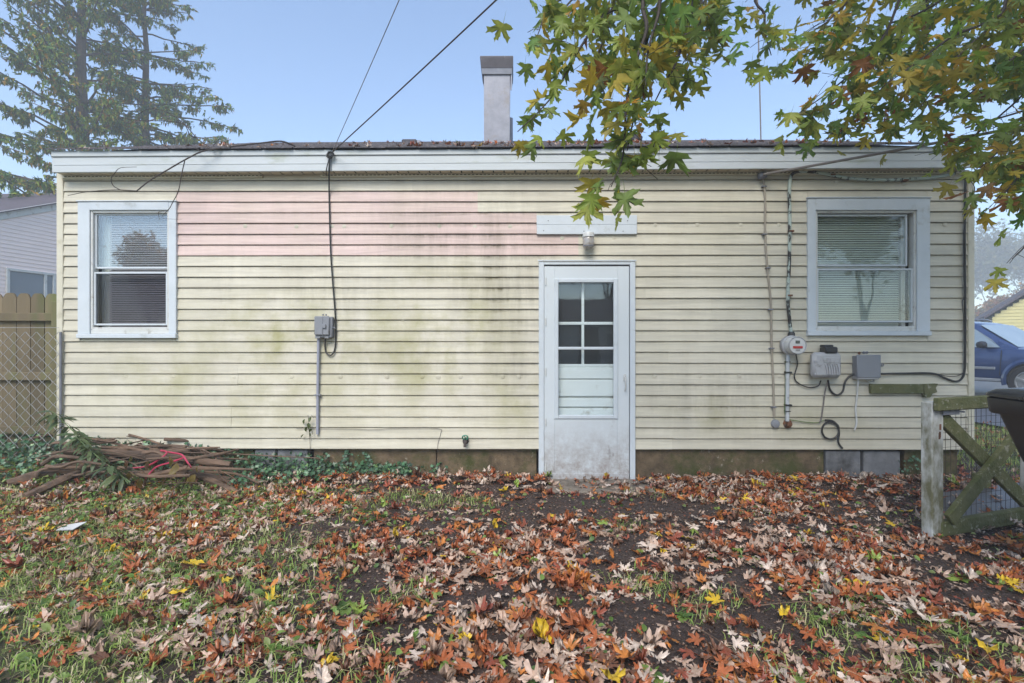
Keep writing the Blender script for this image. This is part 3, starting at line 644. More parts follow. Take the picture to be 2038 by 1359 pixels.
m = MB(); m.tube([onY(1514.5, 282, 8.2), onY(1511, 130, 8.2), onY(1507, -20, 8.2), onY(1505, -60, 8.2)], .011, 8)
m.tube([onY(1480, -55, 8.2), onY(1530, -55, 8.2)], .006, 6); tag(m.build('antenna_mast', 'grey_cable', None, True), 'thin rusty antenna mast standing upright on the roof ridge', 'antenna')

# ------------------------------------------------------------------ wall lamp
def thing_at(name, px, py, Y, label, cat, group=None): return empty(name, onY(px, py, Y), label, cat, group)
p = onY(1169, 470, YW - .02)
lamp = empty('wall_lamp', p, 'jelly jar wall lamp with white cap on the boards above the storm door', 'lamp')
m = MB(); m.lathe([(.048, 0), (.046, .018), (.03, .026)], (p.x, YW - .014, p.z - .005), (0, -1, 0), 20); m.build('base_plate', 'white_plastic', lamp, True)
m = MB(); m.tube([(p.x, YW - .03, p.z), (p.x, YW - .085, p.z + .006)], .022, 10); m.build('arm', 'white_plastic', lamp, True)
q = (p.x + .002, YW - .085, p.z + .018)
m = MB(); m.lathe([(.02, .008), (.05, 0), (.054, -.012), (.054, -.04), (.05, -.042)], q, (0, 0, 1), 20); m.build('cap', 'white_plastic', lamp, True)
MT['jar'] = M('dusty_ribbed_glass', (.30, .27, .24), (.42, .40, .38), 16, .22, bump=.25, bscale=60, spec=.8, dirt=(.16, .12, .08), dscale=18)
m = MB(); m.lathe([(.046, -.043), (.051, -.055), (.051, -.115), (.046, -.135), (.03, -.146), (.006, -.149)], q, (0, 0, 1), 24); m.build('glass_jar', 'jar', lamp, True)
m = MB(); m.lathe([(.0525, -.118), (.0525, -.126)], q, (0, 0, 1), 24); m.build('guard_ring', 'galv', lamp, True)

# ------------------------------------------------------------------ phone junction box with conduit and cable
def cable(name, pts, r, mat, label, cat, Y=YW - .03, group=None, parent=None, seg=6, n=7):
    P = [onY(q[0], q[1], q[2] if len(q) > 2 else Y) for q in pts]; m = MB(); m.tube(spline(P, seg), r, n); o = m.build(name, mat, parent, True)
    return tag(o, label, cat, group) if parent is None else o
def pbox(par, name, px, y0, y1, mat, b=.006):
    r = rect(*px, y0); m = MB(); m.box(r[0], r[1], y0, y1, r[2], r[3], b); return m.build(name, mat, par, True)
jb = thing_at('telephone_box', 644, 673, YW - .05, 'grey plastic telephone junction box with a pipe running down the boards', 'utility box')
pbox(jb, 'housing', (628, 630, 661, 672), YW - .075, YW - .012, 'grey_box', .008)
pbox(jb, 'cover', (625, 629, 655, 667), YW - .098, YW - .076, 'grey_box', .008)
pbox(jb, 'cover_rib', (640, 629, 642, 667), YW - .103, YW - .0985, 'grey_box', .002)
pbox(jb, 'latch', (641, 645, 648, 653), YW - .112, YW - .099, 'grey_box', .003)
for a, c in ((627, 637), (646, 654)): pbox(jb, 'cable_gland', (a, 667, c, 673.5), YW - .08, YW - .03, 'grey_box', .003)
m = MB(); p = onY(660, 652, YW - .05); m.tube([p, p + Vector((.03, -.005, .004)), p + Vector((.034, -.005, -.012))], .006, 6); m.build('hasp', 'galv', jb, True)
for px in (643, 649): p = onY(px, 628, YW - .04); m = MB(); m.lathe([(.008, 0), (.008, .014)], p, (0, 0, 1), 8); m.build('screw_lug', 'galv', jb)
P = [onY(634, 673, YW - .045), onY(632.5, 780, YW - .035), onY(632, 864, YW - .035)]; m = MB(); m.tube(spline(P, 6), .0135, 10); m.build('conduit', 'pvc', jb, True)
p = onY(632.5, 786, YW - .035); m = MB(); m.box(p.x - .03, p.x + .03, YW - .052, YW - .012, p.z - .006, p.z + .006, .002); m.build('conduit_clamp', 'galv', jb)
cable('telephone_cable', [(657, 306, YE - .02), (655, 340, YE - .01), (655, 380), (656, 430), (658, 500), (662, 560), (666, 610), (668, 650), (667, 690), (660, 706), (650, 703), (647, 690), (648, 674, YW - .05)], .0072, 'black_rubber', 'black cable hanging from the eave down to the grey telephone box', 'cable')
# insulator knot on the fascia
kn = thing_at('wire_insulator', 657, 308, YE - .02, 'knot of black wire looped round a hook on the white fascia', 'wire hook')
for i, (ax, rr) in enumerate((((.3, 1, .2), .030), ((-.4, 1, .1), .024), ((.1, .9, -.4), .034))):
    c = onY(657, 308, YE - .03); a = Vector(ax).normalized(); u = a.orthogonal().normalized(); v = a.cross(u)
    m = MB(); m.tube([c + u * (rr * math.cos(t)) + v * (rr * math.sin(t)) for t in np.linspace(0, 6.1, 18)], .0055, 6); m.build('wire_loop', 'black_rubber', kn, True)
m = MB(); m.tube([onY(657, 308, YE), onY(657, 308, YE - .05)], .010, 8); m.build('hook', 'galv', kn, True)
cable('loose_wire', [(655, 316, YE - .02), (650, 335, YE - .02), (649, 350, YE + .02)], .005, 'black_rubber', 'short loose wire tail below the hook on the fascia', 'wire')
def longwire(name, pts, r, mat, label, group=None):
    m = MB(); P_ = [Vector(q) for q in pts]; m.tube(P_, r, 6); return tag(m.build(name, mat, None, True), label, 'wire', group)
a = onY(661, 303, YE - .04)
p1, p2 = atD(785, 0, 3.0), atD(960, 0, 3.0)
def run(a, b, ext, sag, n=26):                    # straight run from a past b with a slack sag
    return [a + (b - a) * (ext * i / n) - UP * (sag * 4 * (i / n) * (1 - i / n)) for i in range(n + 1)]
longwire('overhead_wire', run(a, p1, 5, .10), .0026, 'grey_cable', 'thinner pale overhead wire rising from the fascia hook')
longwire('overhead_wire', run(a, p2, 5, .12), .0050, 'bark_dark', 'thicker dark overhead wire rising from the fascia hook')
a = onY(1519, 347, YW - .09); p1 = atD(2045, 226, 3.8)
longwire('service_cable', run(a, p1, 6, .16, 40), .0115, 'grey_cable', 'thick grey service cable running from the wall anchor out past the maple')
b_ = a.lerp(p1, .80); p3 = atD(2045, 214, 3.75)
longwire('service_cable', run(b_, p3, 24, .10, 40), .007, 'grey_cable', 'thinner cable joining the thick service cable among the maple leaves')
an = thing_at('cable_anchor', 1516, 349, YW - .06, 'grey porcelain cable anchor screwed to the wall under the eave', 'cable anchor')
c = onY(1517, 349, YW - .05); m = MB(); m.lathe([(.01, -.04), (.028, -.035), (.034, -.01), (.022, 0), (.034, .01), (.028, .035), (.01, .04)], c, (1, 0, .2), 16); m.build('spool', 'galv', an, True)
m = MB(); m.tube([onY(1512, 351, YW - .01), onY(1513, 350, YW - .06)], .008, 8); m.build('screw_eye', 'rust', an, True)

# ------------------------------------------------------------------ electric service on the right
cable('tan_cable', [(1518, 352), (1521, 372), (1523, 400), (1523, 465), (1527, 530), (1534, 600), (1536, 690), (1539, 760), (1541, 830)], .0095, 'tan_cable', 'tan sheathed cable clipped down the boards beside the metal conduit', 'cable')
for i, (px, py) in enumerate(((1521, 371), (1522, 466), (1529, 533), (1534, 616), (1536, 693), (1540, 810))):
    p = onY(px, py, YW - .034); m = MB(); m.box(p.x - .022, p.x + .022, YW - .046, YW - .012, p.z - .006, p.z + .006, .002); tag(m.build('cable_clip', 'galv'), 'small steel clip holding the tan cable to the boards', 'clip', 'clips on the tan cable')
rd = empty('disc_cover', onY(1542, 843, YW), 'round grey knockout cover where the tan cable enters the wall', 'cable cover')
p = onY(1542, 843, YW - .014); m = MB(); m.lathe([(.040, 0), (.040, .018), (.034, .028), (.012, .034)], p, (0, -1, 0), 20); o = m.build('disc', 'grey_box', rd, True)
# meter
cable('service_conduit', [(1900, 345, YW - .05), (1850, 354), (1760, 358), (1690, 355), (1640, 345), (1600, 341), (1582, 343), (1574, 352), (1571, 380), (1572, 430), (1571, 520), (1568, 590), (1572, 640), (1575, 664)], .015, 'chipped_pipe', 'metal conduit with chipped pale paint curving along the eave down to the meter', 'conduit', YW - .036, n=10)
for px, py in ((1573, 460), (1570, 588), (1800, 359), (1655, 348)):
    p = onY(px, py, YW - .036); m = MB(); m.box(p.x - .016, p.x + .028, YW - .056, YW - .012, p.z - .008, p.z + .008, .002); tag(m.build('conduit_strap', 'rust'), 'rusty strap holding the chipped conduit to the boards', 'strap', 'straps on the chipped conduit')
mt = thing_at('electric_meter', 1572, 686, YW - .02, 'round glass electric meter with red label and grey socket', 'electric meter')
c = onY(1569, 687, YW - .014)
m = MB(); m.lathe([(.082, 0), (.088, .01), (.088, .045), (.093, .048), (.093, .062), (.084, .066)], c, (0, -1, 0), 32); m.build('socket_can', 'light_box', mt, True)
m = MB(); m.lathe([(.080, .066), (.080, .10), (.078, .15), (.074, .158), (.070, .1585)], c, (0, -1, 0), 32); m.build('meter_body', 'white_plastic', mt, True)
m = MB(); m.lathe([(.081, .150), (.0815, .158), (.078, .164), (.074, .164), (.072, .1590)], c, (0, -1, 0), 32, False); m.build('rim', 'light_box', mt, True)
f = Vector((c.x, c.y - .1605, c.z))
m = MB(); m.box(f.x - .022, f.x + .018, f.y - .003, f.y, f.z + .018, f.z + .044, .002); m.build('display', 'lcd', mt)
m = MB(); m.box(f.x - .044, f.x + .044, f.y - .003, f.y, f.z - .028, f.z - .006, .002); m.build('label', 'red_label', mt)
m = MB(); m.box(f.x - .02, f.x + .02, f.y - .003, f.y, f.z - .05, f.z - .034, .002); m.build('plate', 'light_box', mt)
m = MB(); p = onY(1575, 664, YW - .04); m.lathe([(.03, -.025), (.032, 0), (.02, .02)], p, (0, 0, 1), 14); m.build('hub', 'black_rubber', mt, True)
p0, p1, p2 = onY(1568, 705, YW - .045), onY(1567, 770, YW - .035), onY(1567, 838, YW - .035)
m = MB(); m.tube(spline([p0, p1, p2], 6), .0175, 12); m.build('down_conduit', 'white_pipe', mt, True)
for py in (720, 741, 806, 818):
    p = onY(1567, py, YW - .036); m = MB(); m.box(p.x - .022, p.x + (.034 if py in (741, 806) else .022), YW - .060, YW - .012, p.z - (.008 if py in (741, 806) else .004), p.z + (.008 if py in (741, 806) else .004), .002); m.build('strap', 'black_rubber', mt)
p = onY(1567, 843, YW - .014); m = MB(); m.lathe([(.042, 0), (.040, .014), (.024, .02), (.024, .045), (.012, .05)], p, (0, -1, 0), 18); m.build('rusty_elbow', 'rust', mt, True)
cable('ground_wire', [(1564, 712), (1563, 780), (1564, 828), (1590, 838), (1625, 841), (1640, 836)], .004, 'green_stem', 'thin green earth wire curving along the boards below the meter', 'wire', YW - .03)
# moulded network box with black transformer
nb = thing_at('network_box', 1648, 755, YW - .02, 'bulky light grey moulded network box with black adapter on its top', 'utility box')
pbox(nb, 'back_shell', (1618, 703, 1674, 752), YW - .07, YW - .012, 'light_box', .02)
pbox(nb, 'front_shell', (1619, 701, 1677, 752), YW - .15, YW - .071, 'light_box', .028)
r = rect(1640, 712, 1671, 745, YW - .15)
pbox(nb, 'panel_frame', (1640, 711, 1671, 722), YW - .156, YW - .149, 'light_box', .003)
for i in range(6):
    x = r[0] + .01 + i * .022; m = MB(); m.tube(spline([(x, YW - .151, r[3] - .055), (x + .012, YW - .156, r[3] - .09), (x + .004 + .015, YW - .152, r[2] - .0)], 5), .008, 6); m.build('moulded_ridge', 'light_box', nb, True)
for py in (716, 742):
    for px in (1622, 1626): pbox(nb, 'side_lug', (px, py, px + 2.5, py + 5), YW - .156, YW - .149, 'light_box', .002)
pbox(nb, 'adapter', (1644, 690, 1669, 703), YW - .155, YW - .05, 'black_plastic', .012)
pbox(nb, 'adapter', (1641, 686, 1660, 692), YW - .12, YW - .04, 'black_plastic', .008)
cb = thing_at('cable_box', 1728, 755, YW - .02, 'flat grey square cable box with hinged cover and rusty fittings', 'utility box')
pbox(cb, 'housing', (1705, 708, 1752, 753), YW - .08, YW - .012, 'grey_box', .006)
pbox(cb, 'cover', (1706, 706, 1754, 752), YW - .10, YW - .081, 'grey_box', .006)
pbox(cb, 'base_lip', (1706, 749, 1750, 755), YW - .092, YW - .02, 'light_box', .004)
for px, py, mm in ((1710, 703, 'rust'), (1719, 702, 'galv'), (1725, 702, 'galv'), (1704, 727, 'rust'), (1703, 740, 'rust')):
    p = onY(px, py, YW - .05); m = MB(); m.lathe([(.011, -.008), (.011, .01), (.006, .014)], p, (0, -.4, 1), 8); m.build('cable_fitting', mm, cb, True)
for px in (1701, 1756): p = onY(px, 726, YW - .02); m = MB(); m.tube([p + Vector((.012 * math.cos(t), 0, .012 * math.sin(t))) for t in np.linspace(0, 6.1, 12)], .004, 6); m.build('mounting_ear', 'galv', cb, True)
cable('black_cable', [(1584, 704), (1587, 725), (1581, 750), (1590, 763), (1610, 771), (1628, 768), (1634, 757, YW - .05)], .0055, 'black_rubber', 'thin black cable looping from the meter to the moulded box', 'cable')
cable('black_cable', [(1648, 757, YW - .06), (1652, 775), (1665, 786), (1677, 779), (1682, 760), (1692, 748), (1703, 744, YW - .05)], .0085, 'black_rubber', 'black cable looping between the two grey boxes', 'cable')
cable('black_cable', [(1648, 757, YW - .055), (1642, 780), (1638, 810), (1634, 835), (1630, 842)], .0065, 'grey_cable', 'dark cable hanging from the moulded box to the coil connector', 'cable')
cable('white_cable', [(1708, 753, YW - .06), (1706, 785), (1703, 815), (1705, 840), (1701, 856)], .0075, 'white_plastic', 'white cable dangling from the flat cable box', 'cable')
cable('white_cable', [(1723, 754, YW - .06), (1730, 760), (1738, 758), (1741, 753, YW - .06)], .005, 'white_plastic', 'short white cable loop under the flat cable box', 'cable')
th = [(1653 + 17 * math.cos(t), 857 + 16.5 * math.sin(t)) for t in np.linspace(-2.2, 4.6, 22)]
cable('coiled_cable', [(1642, 836), (1655, 837), (1664, 843)] + [(1669, 850), (1669, 862), (1662, 871), (1652, 873.5), (1641, 869), (1636, 858), (1639, 846), (1648, 840), (1658, 841), (1667, 848), (1670, 862), (1668, 876), (1671, 885), (1677, 892)], .0085, 'black_rubber', 'black coaxial cable coiled in one ring low on the boards', 'cable', YW - .034)
cable('long_cable', [(1754, 744, YW - .05), (1800, 743), (1855, 743), (1880, 752), (1902, 759), (1915, 752), (1920, 735), (1921, 690), (1921, 600), (1920, 480), (1921, 400), (1922, 345)], .0095, 'black_rubber', 'black cable running from the cable box up the house corner', 'cable')
cable('long_cable', [(1856, 742), (1890, 749), (1912, 745), (1919, 728), (1918, 640), (1915, 600), (1919, 585), (1917, 480), (1923, 420), (1934, 395), (1940, 375), (1932, 360)], .0035, 'black_rubber', 'thinner black wire beside the thick cable on the house corner', 'cable', YW - .036)
# mossy board on the wall
mb = thing_at('mossy_board', 1795, 783, YW - .03, 'mossy broken wooden board fixed to the wall below the cable box', 'board')
r = rect(1731, 764, 1836, 783, YW - .03); r2 = rect(1834, 764, 1862, 786, YW - .03)
m = MB(); m.box(r[0], r[1], YW - .05, YW - .013, r[2], r[3], .005); m.build('plank', 'mossy', mb)
m = MB(); m.prism([(r2[0] + .002, r2[3]), (r2[1], r2[3] + .004), (r2[1] - .02, r2[3] - .035), (r2[1] - .006, r2[2] + .03), (r2[0] + .08, r2[2] + .015), (r2[0] + .06, r2[2] - .02), (r2[0] + .02, r2[2] - .022), (r2[0] + .006, r2[2] + .02)], 1, YW - .058, YW - .014); m.build('broken_block', 'mossy', mb)
# hose bib
hb = thing_at('garden_tap', 927, 875, YW - .02, 'garden tap with round green handle low on the boards', 'tap')
p = onY(927, 877, YW - .015)
m = MB(); m.lathe([(.03, 0), (.03, .006), (.016, .01), (.016, .055), (.02, .06), (.02, .075), (.008, .08)], p, (0, -1, 0), 14); m.tube([p + Vector((0, -.05, 0)), p + Vector((0, -.075, -.02)), p + Vector((0, -.08, -.045))], .014, 10); m.build('spout', 'bark_dark', hb, True)
m = MB(); m.tube([p + Vector((0, -.04, .01)), p + Vector((0, -.055, .035))], .009, 8); m.build('stem', 'bark_dark', hb, True)
MT['tap_green'] = M('green_enamel', (.01, .16, .10), (.02, .22, .14), 20, .4, bump=0)
c = p + Vector((0, -.057, .042)); m = MB()
m.tube([c + Vector((.026 * math.cos(t), -.008 * math.sin(t), .020 * math.sin(t))) for t in np.linspace(0, 6.283, 19)], .006, 6)
for t in (0, 2.1, 4.2): m.tube([c, c + Vector((.026 * math.cos(t), -.008 * math.sin(t), .020 * math.sin(t)))], .004, 5)
m.build('handle', 'tap_green', hb, True)
cable('loose_wire', [(590, 853), (700, 853.5), (740, 855), (800, 852), (872, 853), (877, 862), (872, 880), (871, 892), (872, 900, YF - .01)], .0022, 'grey_cable', 'thin loose wire along the low boards dropping to the foundation', 'wire', YW - .02)

# ------------------------------------------------------------------ door slab
st = MB(); r0 = onZ(1080, 960, .02); st.box(.28, 1.22, 4.38, YW + .03, -.08, .018, .012)
tag(st.build('door_slab', 'step'), 'worn concrete slab sunk in the soil before the storm door', 'slab')
# ------------------------------------------------------------------ gate
gp = onZ(1850, 1068, 0.0); ge = onZ(2085, 1034, 0.0)
gd = Vector((ge.x - gp.x, ge.y - gp.y, 0)); gd.normalize(); gn = Vector((gd.y, -gd.x, 0))       # gn faces the camera side
gate = empty('garden_gate', gp, 'low mossy wooden gate with crossed braces and wire mesh', 'gate'); GL = 1.02
def G(u, z, n=0.0): return Vector((gp.x, gp.y, 0)) + gd * u + gn * n + Vector((0, 0, z))
m = MB(); m.beam(G(.025, .005), G(.022, .905), .105, .075, gn, .006); m.build('stile', 'mossy_white', gate)
m = MB(); m.beam(G(GL - .02, .02), G(GL - .02, .93), .105, .075, gn, .006); m.build('stile', 'mossy_white', gate)
m = MB(); m.beam(G(-.03, .895), G(GL + .02, .905), .085, .04, gn, .006); m.v = [tuple(Vector(v) + gn * .060) for v in m.v]; m.build('top_rail', 'mossy', gate)
m = MB(); m.beam(G(.05, .055), G(GL + .02, .075), .10, .05, gn, .006); m.v = [tuple(Vector(v) + gn * .02) for v in m.v]; m.build('bottom_rail', 'mossy', gate)
m = MB(); m.beam(G(.09, .80, .012), G(GL - .05, .12, .012), .095, .035, gn, .005); m.build('brace', 'mossy', gate)
m = MB(); m.beam(G(.10, .12, .052), G(GL - .05, .82, .052), .095, .035, gn, .005); m.build('brace', 'mossy', gate)
m = MB(); c = G(.05, .835, .05); m.beam(c, c + gd * .15, .03, .008, gn, .002); m.beam(c + gd * .06 + UP * .012, c + gd * .20, .012, .012, gn, .003); m.build('hinge', 'galv', gate)
for z in (.74, .69, .68): m = MB(); c = G(.03 + random.uniform(-.01, .02), z, .039); m.beam(c - UP * .02, c + UP * .02, .016, .003, gn, .001); m.build('rusty_plate', 'rust', gate)
m = MB()
u = .06
while u < GL: m.tube([G(u, .05, -.042), G(u + random.uniform(-.004, .004), .5, -.042), G(u, .89, -.042)], .0014, 4, False); u += .05
z = .08
while z < .9: m.tube([G(.03, z, -.044), G(.5, z + random.uniform(-.004, .004), -.044), G(GL, z, -.044)], .0014, 4, False); z += .05 if z > .45 else .08
m.build('wire_mesh', 'rust_wire', gate)
# rear gate post / fence rail running back to the house
m = MB(); m.box(4.02, 4.12, 4.40, 4.50, -.05, .16, .01); tag(m.build('post_stub', 'mossy'), 'short mossy post stub beside the foundation behind the gate', 'post')

# ------------------------------------------------------------------ wheeled bin
BX, BY = 3.13, 2.53
bin_ = empty('wheeled_bin', (BX, BY, 0), 'black plastic wheeled bin with a domed lid beside the gate', 'bin')
ang = R(-6)
def BV(x, y, z): return Vector((BX + x * math.cos(ang) - y * math.sin(ang), BY + x * math.sin(ang) + y * math.cos(ang), z))
MT['bin_lid'] = M('glossy_black_lid', (.03, .031, .034), (.02, .02, .022), 6, .22, bump=.1, bscale=30)
def bloft(name, rows, mat, r=.05):                     # rounded rectangle loft: (z, half x, half y, cx, cy)
    m = MB(); vs = []; n = 24
    for z, hx_, hy_, cx, cy in rows:
        rr = min(r, hx_ * .9, hy_ * .9)
        for q, (sx_, sy_) in enumerate(((1, 1), (-1, 1), (-1, -1), (1, -1))):
            for k in range(6):
                a = math.pi / 2 * (q + k / 5); vs.append(BV(cx + sx_ * (hx_ - rr) + rr * math.cos(a), cy + sy_ * (hy_ - rr) + rr * math.sin(a), z))
    fs = [(i * n + j, i * n + (j + 1) % n, (i + 1) * n + (j + 1) % n, (i + 1) * n + j) for i in range(len(rows) - 1) for j in range(n)] + [tuple(reversed(range(n))), tuple(range(len(vs) - n, len(vs)))]
    return m.add(vs, fs).build(name, mat, bin_, True)
bloft('body', [(.03, .17, .20, .10, 0), (.60, .20, .23, .10, 0), (.61, .33, .27, .03, 0), (.64, .36, .30, .02, 0), (.90, .43, .34, .0, 0), (.955, .44, .35, 0, 0)], 'black_plastic')
bloft('rim', [(.905, .455, .37, 0, 0), (.915, .462, .377, 0, 0), (.99, .468, .383, 0, 0), (1.00, .455, .37, 0, 0)], 'black_plastic', .06)
bloft('lid', [(1.001, .475, .39, 0, 0), (1.018, .477, .392, 0, 0), (1.040, .45, .36, 0, 0), (1.065, .32, .26, .02, 0), (1.075, .12, .10, .05, 0)], 'bin_lid', .08)
for s in (-1, 1):
    m = MB(); m.lathe([(.03, -.03), (.11, -.03), (.125, -.015), (.125, .015), (.11, .03), (.03, .03)], BV(.30, s * .24, .125), (-math.sin(ang), math.cos(ang), 0), 20); m.build('wheel', 'black_rubber', bin_, True)

# ------------------------------------------------------------------ fences on the left
WF = 4.97
wf = empty('picket_fence', onY(60, 900, WF), 'weathered dog-eared wooden privacy fence behind the chain-link', 'fence')
pw = .138; x = onY(112, 600, WF).x - pw * .5 + .02; k = 0
while x > -9.5:
    zt = 1.785 + random.uniform(-.012, .012); h = pw / 2 - .003; m = MB(); zb = .12
    m.prism([(x - h, zb), (x + h, zb), (x + h, zt - .05), (x + h - .022, zt - .012), (x + h - .04, zt), (x - h + .04, zt), (x - h + .022, zt - .012), (x - h, zt - .05)], 1, WF + random.uniform(0, .004), WF + .018)
    m.build('picket', 'picket', wf); x -= pw; k += 1
for z0, z1 in ((1.51, 1.59), (.93, 1.01), (.40, .48)):
    m = MB(); m.box(-9.5, onY(112, 600, WF).x, WF - .04, WF - .001, z0, z1, .004); m.build('rail', 'picket', wf)
for x in (onY(113, 600, WF).x + .03, -6.8, -9.2):
    m = MB(); m.box(x - .045, x + .045, WF - .05, WF + .04, -.1, 1.70, .005); m.build('post', 'picket', wf)
clf = empty('chain_link_fence', onY(60, 900, YW - .02), 'galvanised chain-link fence running up to the house corner', 'fence')
YC = YW - .06; dz = .105; dx = .105; x_end = onY(117, 650, YC).x; m = MB(); zlo, zhi = .14, 1.445
n = 0; x = x_end
nrows = int((zhi - zlo) / (dz / 2))
while x > -8.5:                                          # zig-zag wires, each hooked into the next
    for s in (n % 2,):
        pts = []
        for j in range(nrows + 1):
            side = (j % 2) if s == 0 else 1 - (j % 2); pts.append((x - dx / 2 * side - (0 if s == 0 else 0) - (dx / 2) * 0, YC + (.003 if (j + s) % 2 else -.003), zlo + j * dz / 2))
        m.tube(pts, .0028, 4, False)
    x -= dx / 2; n += 1
o = m.build('mesh_wires', 'wire', clf); tag(o, kind='stuff')
m = MB(); m.tube([(x_end, YC, 1.44), (-8.5, YC, 1.44)], .0025, 5); m.build('tension_wire', 'wire', clf)
m = MB(); m.tube([(x_end - .0, YC + .02, -.1), (x_end - .0, YC + .02, 1.40)], .011, 10); m.build('end_post', 'galv', clf, True)
for X in (-6.4, -8.4): m = MB(); m.tube([(X, YC + .03, -.1), (X, YC + .03, 1.48)], .024, 10); m.build('line_post', 'galv', clf, True)

# ------------------------------------------------------------------ neighbour house on the left
MT['nb_siding'] = M('pale_pink_beige_vinyl', (.88, .74, .68), (.82, .69, .64), 3, .55, bump=.1)
MT['nb_roof'] = M('purple_grey_shingle', (.12, .10, .115), (.065, .055, .065), 9, .9, bump=.6, bscale=40, bdist=.02, stretch=(.4, 1, 1))
MT['burgundy'] = M('burgundy_shutter', (.17, .03, .05), None, 6, .6)
MT['blue_pane'] = M('blue_grey_room_glass', (.12, .15, .19), (.16, .19, .23), 1, .08, bump=0, spec=.7)
nA = atD(-60, 500, 12.4); nB = atD(200, 500, 15.5); nA.z = nB.z = 0
nh = empty('neighbour_house', nA, 'neighbouring house with pale pinkish boards, white rake and grey shingle roof', 'house')
nd = (nB - nA).normalized(); nn = Vector((nd.y, -nd.x, 0)); NL = (nB - nA).length
def N(u, z, n=0): return nA + nd * u + nn * n + UP * z
def z_at(px, py, u):      # height on the neighbour wall under a pixel
    d = ray(px, py); A = np.array([[d.x, -nd.x], [d.y, -nd.y]]); t, uu = np.linalg.solve(A, np.array([nA.x - CAM.x, nA.y - CAM.y])); return uu, CAM.z + d.z * t
ua, za = z_at(0, 436, 0); ub, zb = z_at(115, 416, 0); rs = (zb - za) / (ub - ua)
def rk(u): return za + (u - ua) * rs
k = 0; z = .3
while z < rk(NL) + .2:
    m = MB(); u0 = max(0, ua + (z - za) / rs) if z > rk(0) else 0
    if z + .1 < rk(NL):
        m.add([N(u0, z, .016), N(NL, z, .016), N(NL, z + .105, .002), N(u0 + (.1 / rs if z > rk(0) - .1 else 0), z + .105, .002), N(u0, z, -.01), N(NL, z, -.01)], [(0, 1, 2, 3), (4, 5, 1, 0)]); m.build('siding_board', 'nb_siding', nh)
    z += .104
m = MB(); m.add([N(0, 0, -.02), N(NL, 0, -.02), N(NL, rk(NL), -.02), N(0, rk(0), -.02)], [(0, 1, 2, 3)]); m.build('wall_core', 'nb_siding', nh)
m = MB(); m.beam(N(-.6, rk(-.6) + .09, .03), N(NL + .3, rk(NL + .3) + .09, .03), .20, .03, nn, .005); m.build('rake_board', 'white_old', nh)
u1, zr_ = z_at(60, 383, 0)
def back(px, py, D): return atD(px, py, D)
rf = MB(); a0, a1 = N(-.7, rk(-.7) + .19, .12), N(NL + .3, rk(NL + .3) + .19, .12)
b0, b1 = back(-220, 388, 18.0), back(230, 383, 18.5)
rf.add([a0, a1, b1, b0], [(0, 1, 2, 3)]); rf.add([a0 - UP * .03, a1 - UP * .03, a1, a0], [(0, 1, 2, 3)])
rf.build('roof', 'nb_roof', nh)
m = MB(); m.add([b0, b1, b1 + Vector((-2, 5, -2.2)), b0 + Vector((-2, 5, -2.2))], [(0, 1, 2, 3)]); m.build('roof', 'nb_roof', nh)
wa, wz1 = z_at(14, 534, 0); wb, wz1b = z_at(106, 548, 0)
wz1 = (wz1 + wz1b) / 2; wz0 = wz1 - 1.1
wn_ = empty('window', N(wa, wz0)); wn_.parent = nh; wn_.matrix_parent_inverse = Matrix.Translation(-nh.location)
def npart(name, m, mat, par=None): o = m.build(name, mat); o.parent = par or wn_; o.matrix_parent_inverse = Matrix.Translation((par or wn_).location).inverted(); return o
fw = .07
for p, q in ((N(wa, wz0, .03), N(wa, wz1, .03)), (N(wb, wz0, .03), N(wb, wz1, .03)), (N(wa - fw / 2, wz1, .032), N(wb + fw / 2, wz1, .032)), (N(wa - fw / 2, wz0, .032), N(wb + fw / 2, wz0, .032)), (N(wa + (wb - wa) * .8, wz0, .025), N(wa + (wb - wa) * .8, wz1, .025))):
    m = MB(); m.beam(p, q, fw, .05, nn, .006); npart('frame', m, 'white_old')
m = MB(); m.add([N(wa, wz0, .018), N(wb, wz0, .018), N(wb, wz1, .018), N(wa, wz1, .018)], [(0, 1, 2, 3)]); npart('pane', m, 'blue_pane')
m = MB(); m.beam(N(wb + .28, wz0, .03), N(wb + .28, wz1, .03), .36, .03, nn, .005); m.build('shutter', 'burgundy', nh)

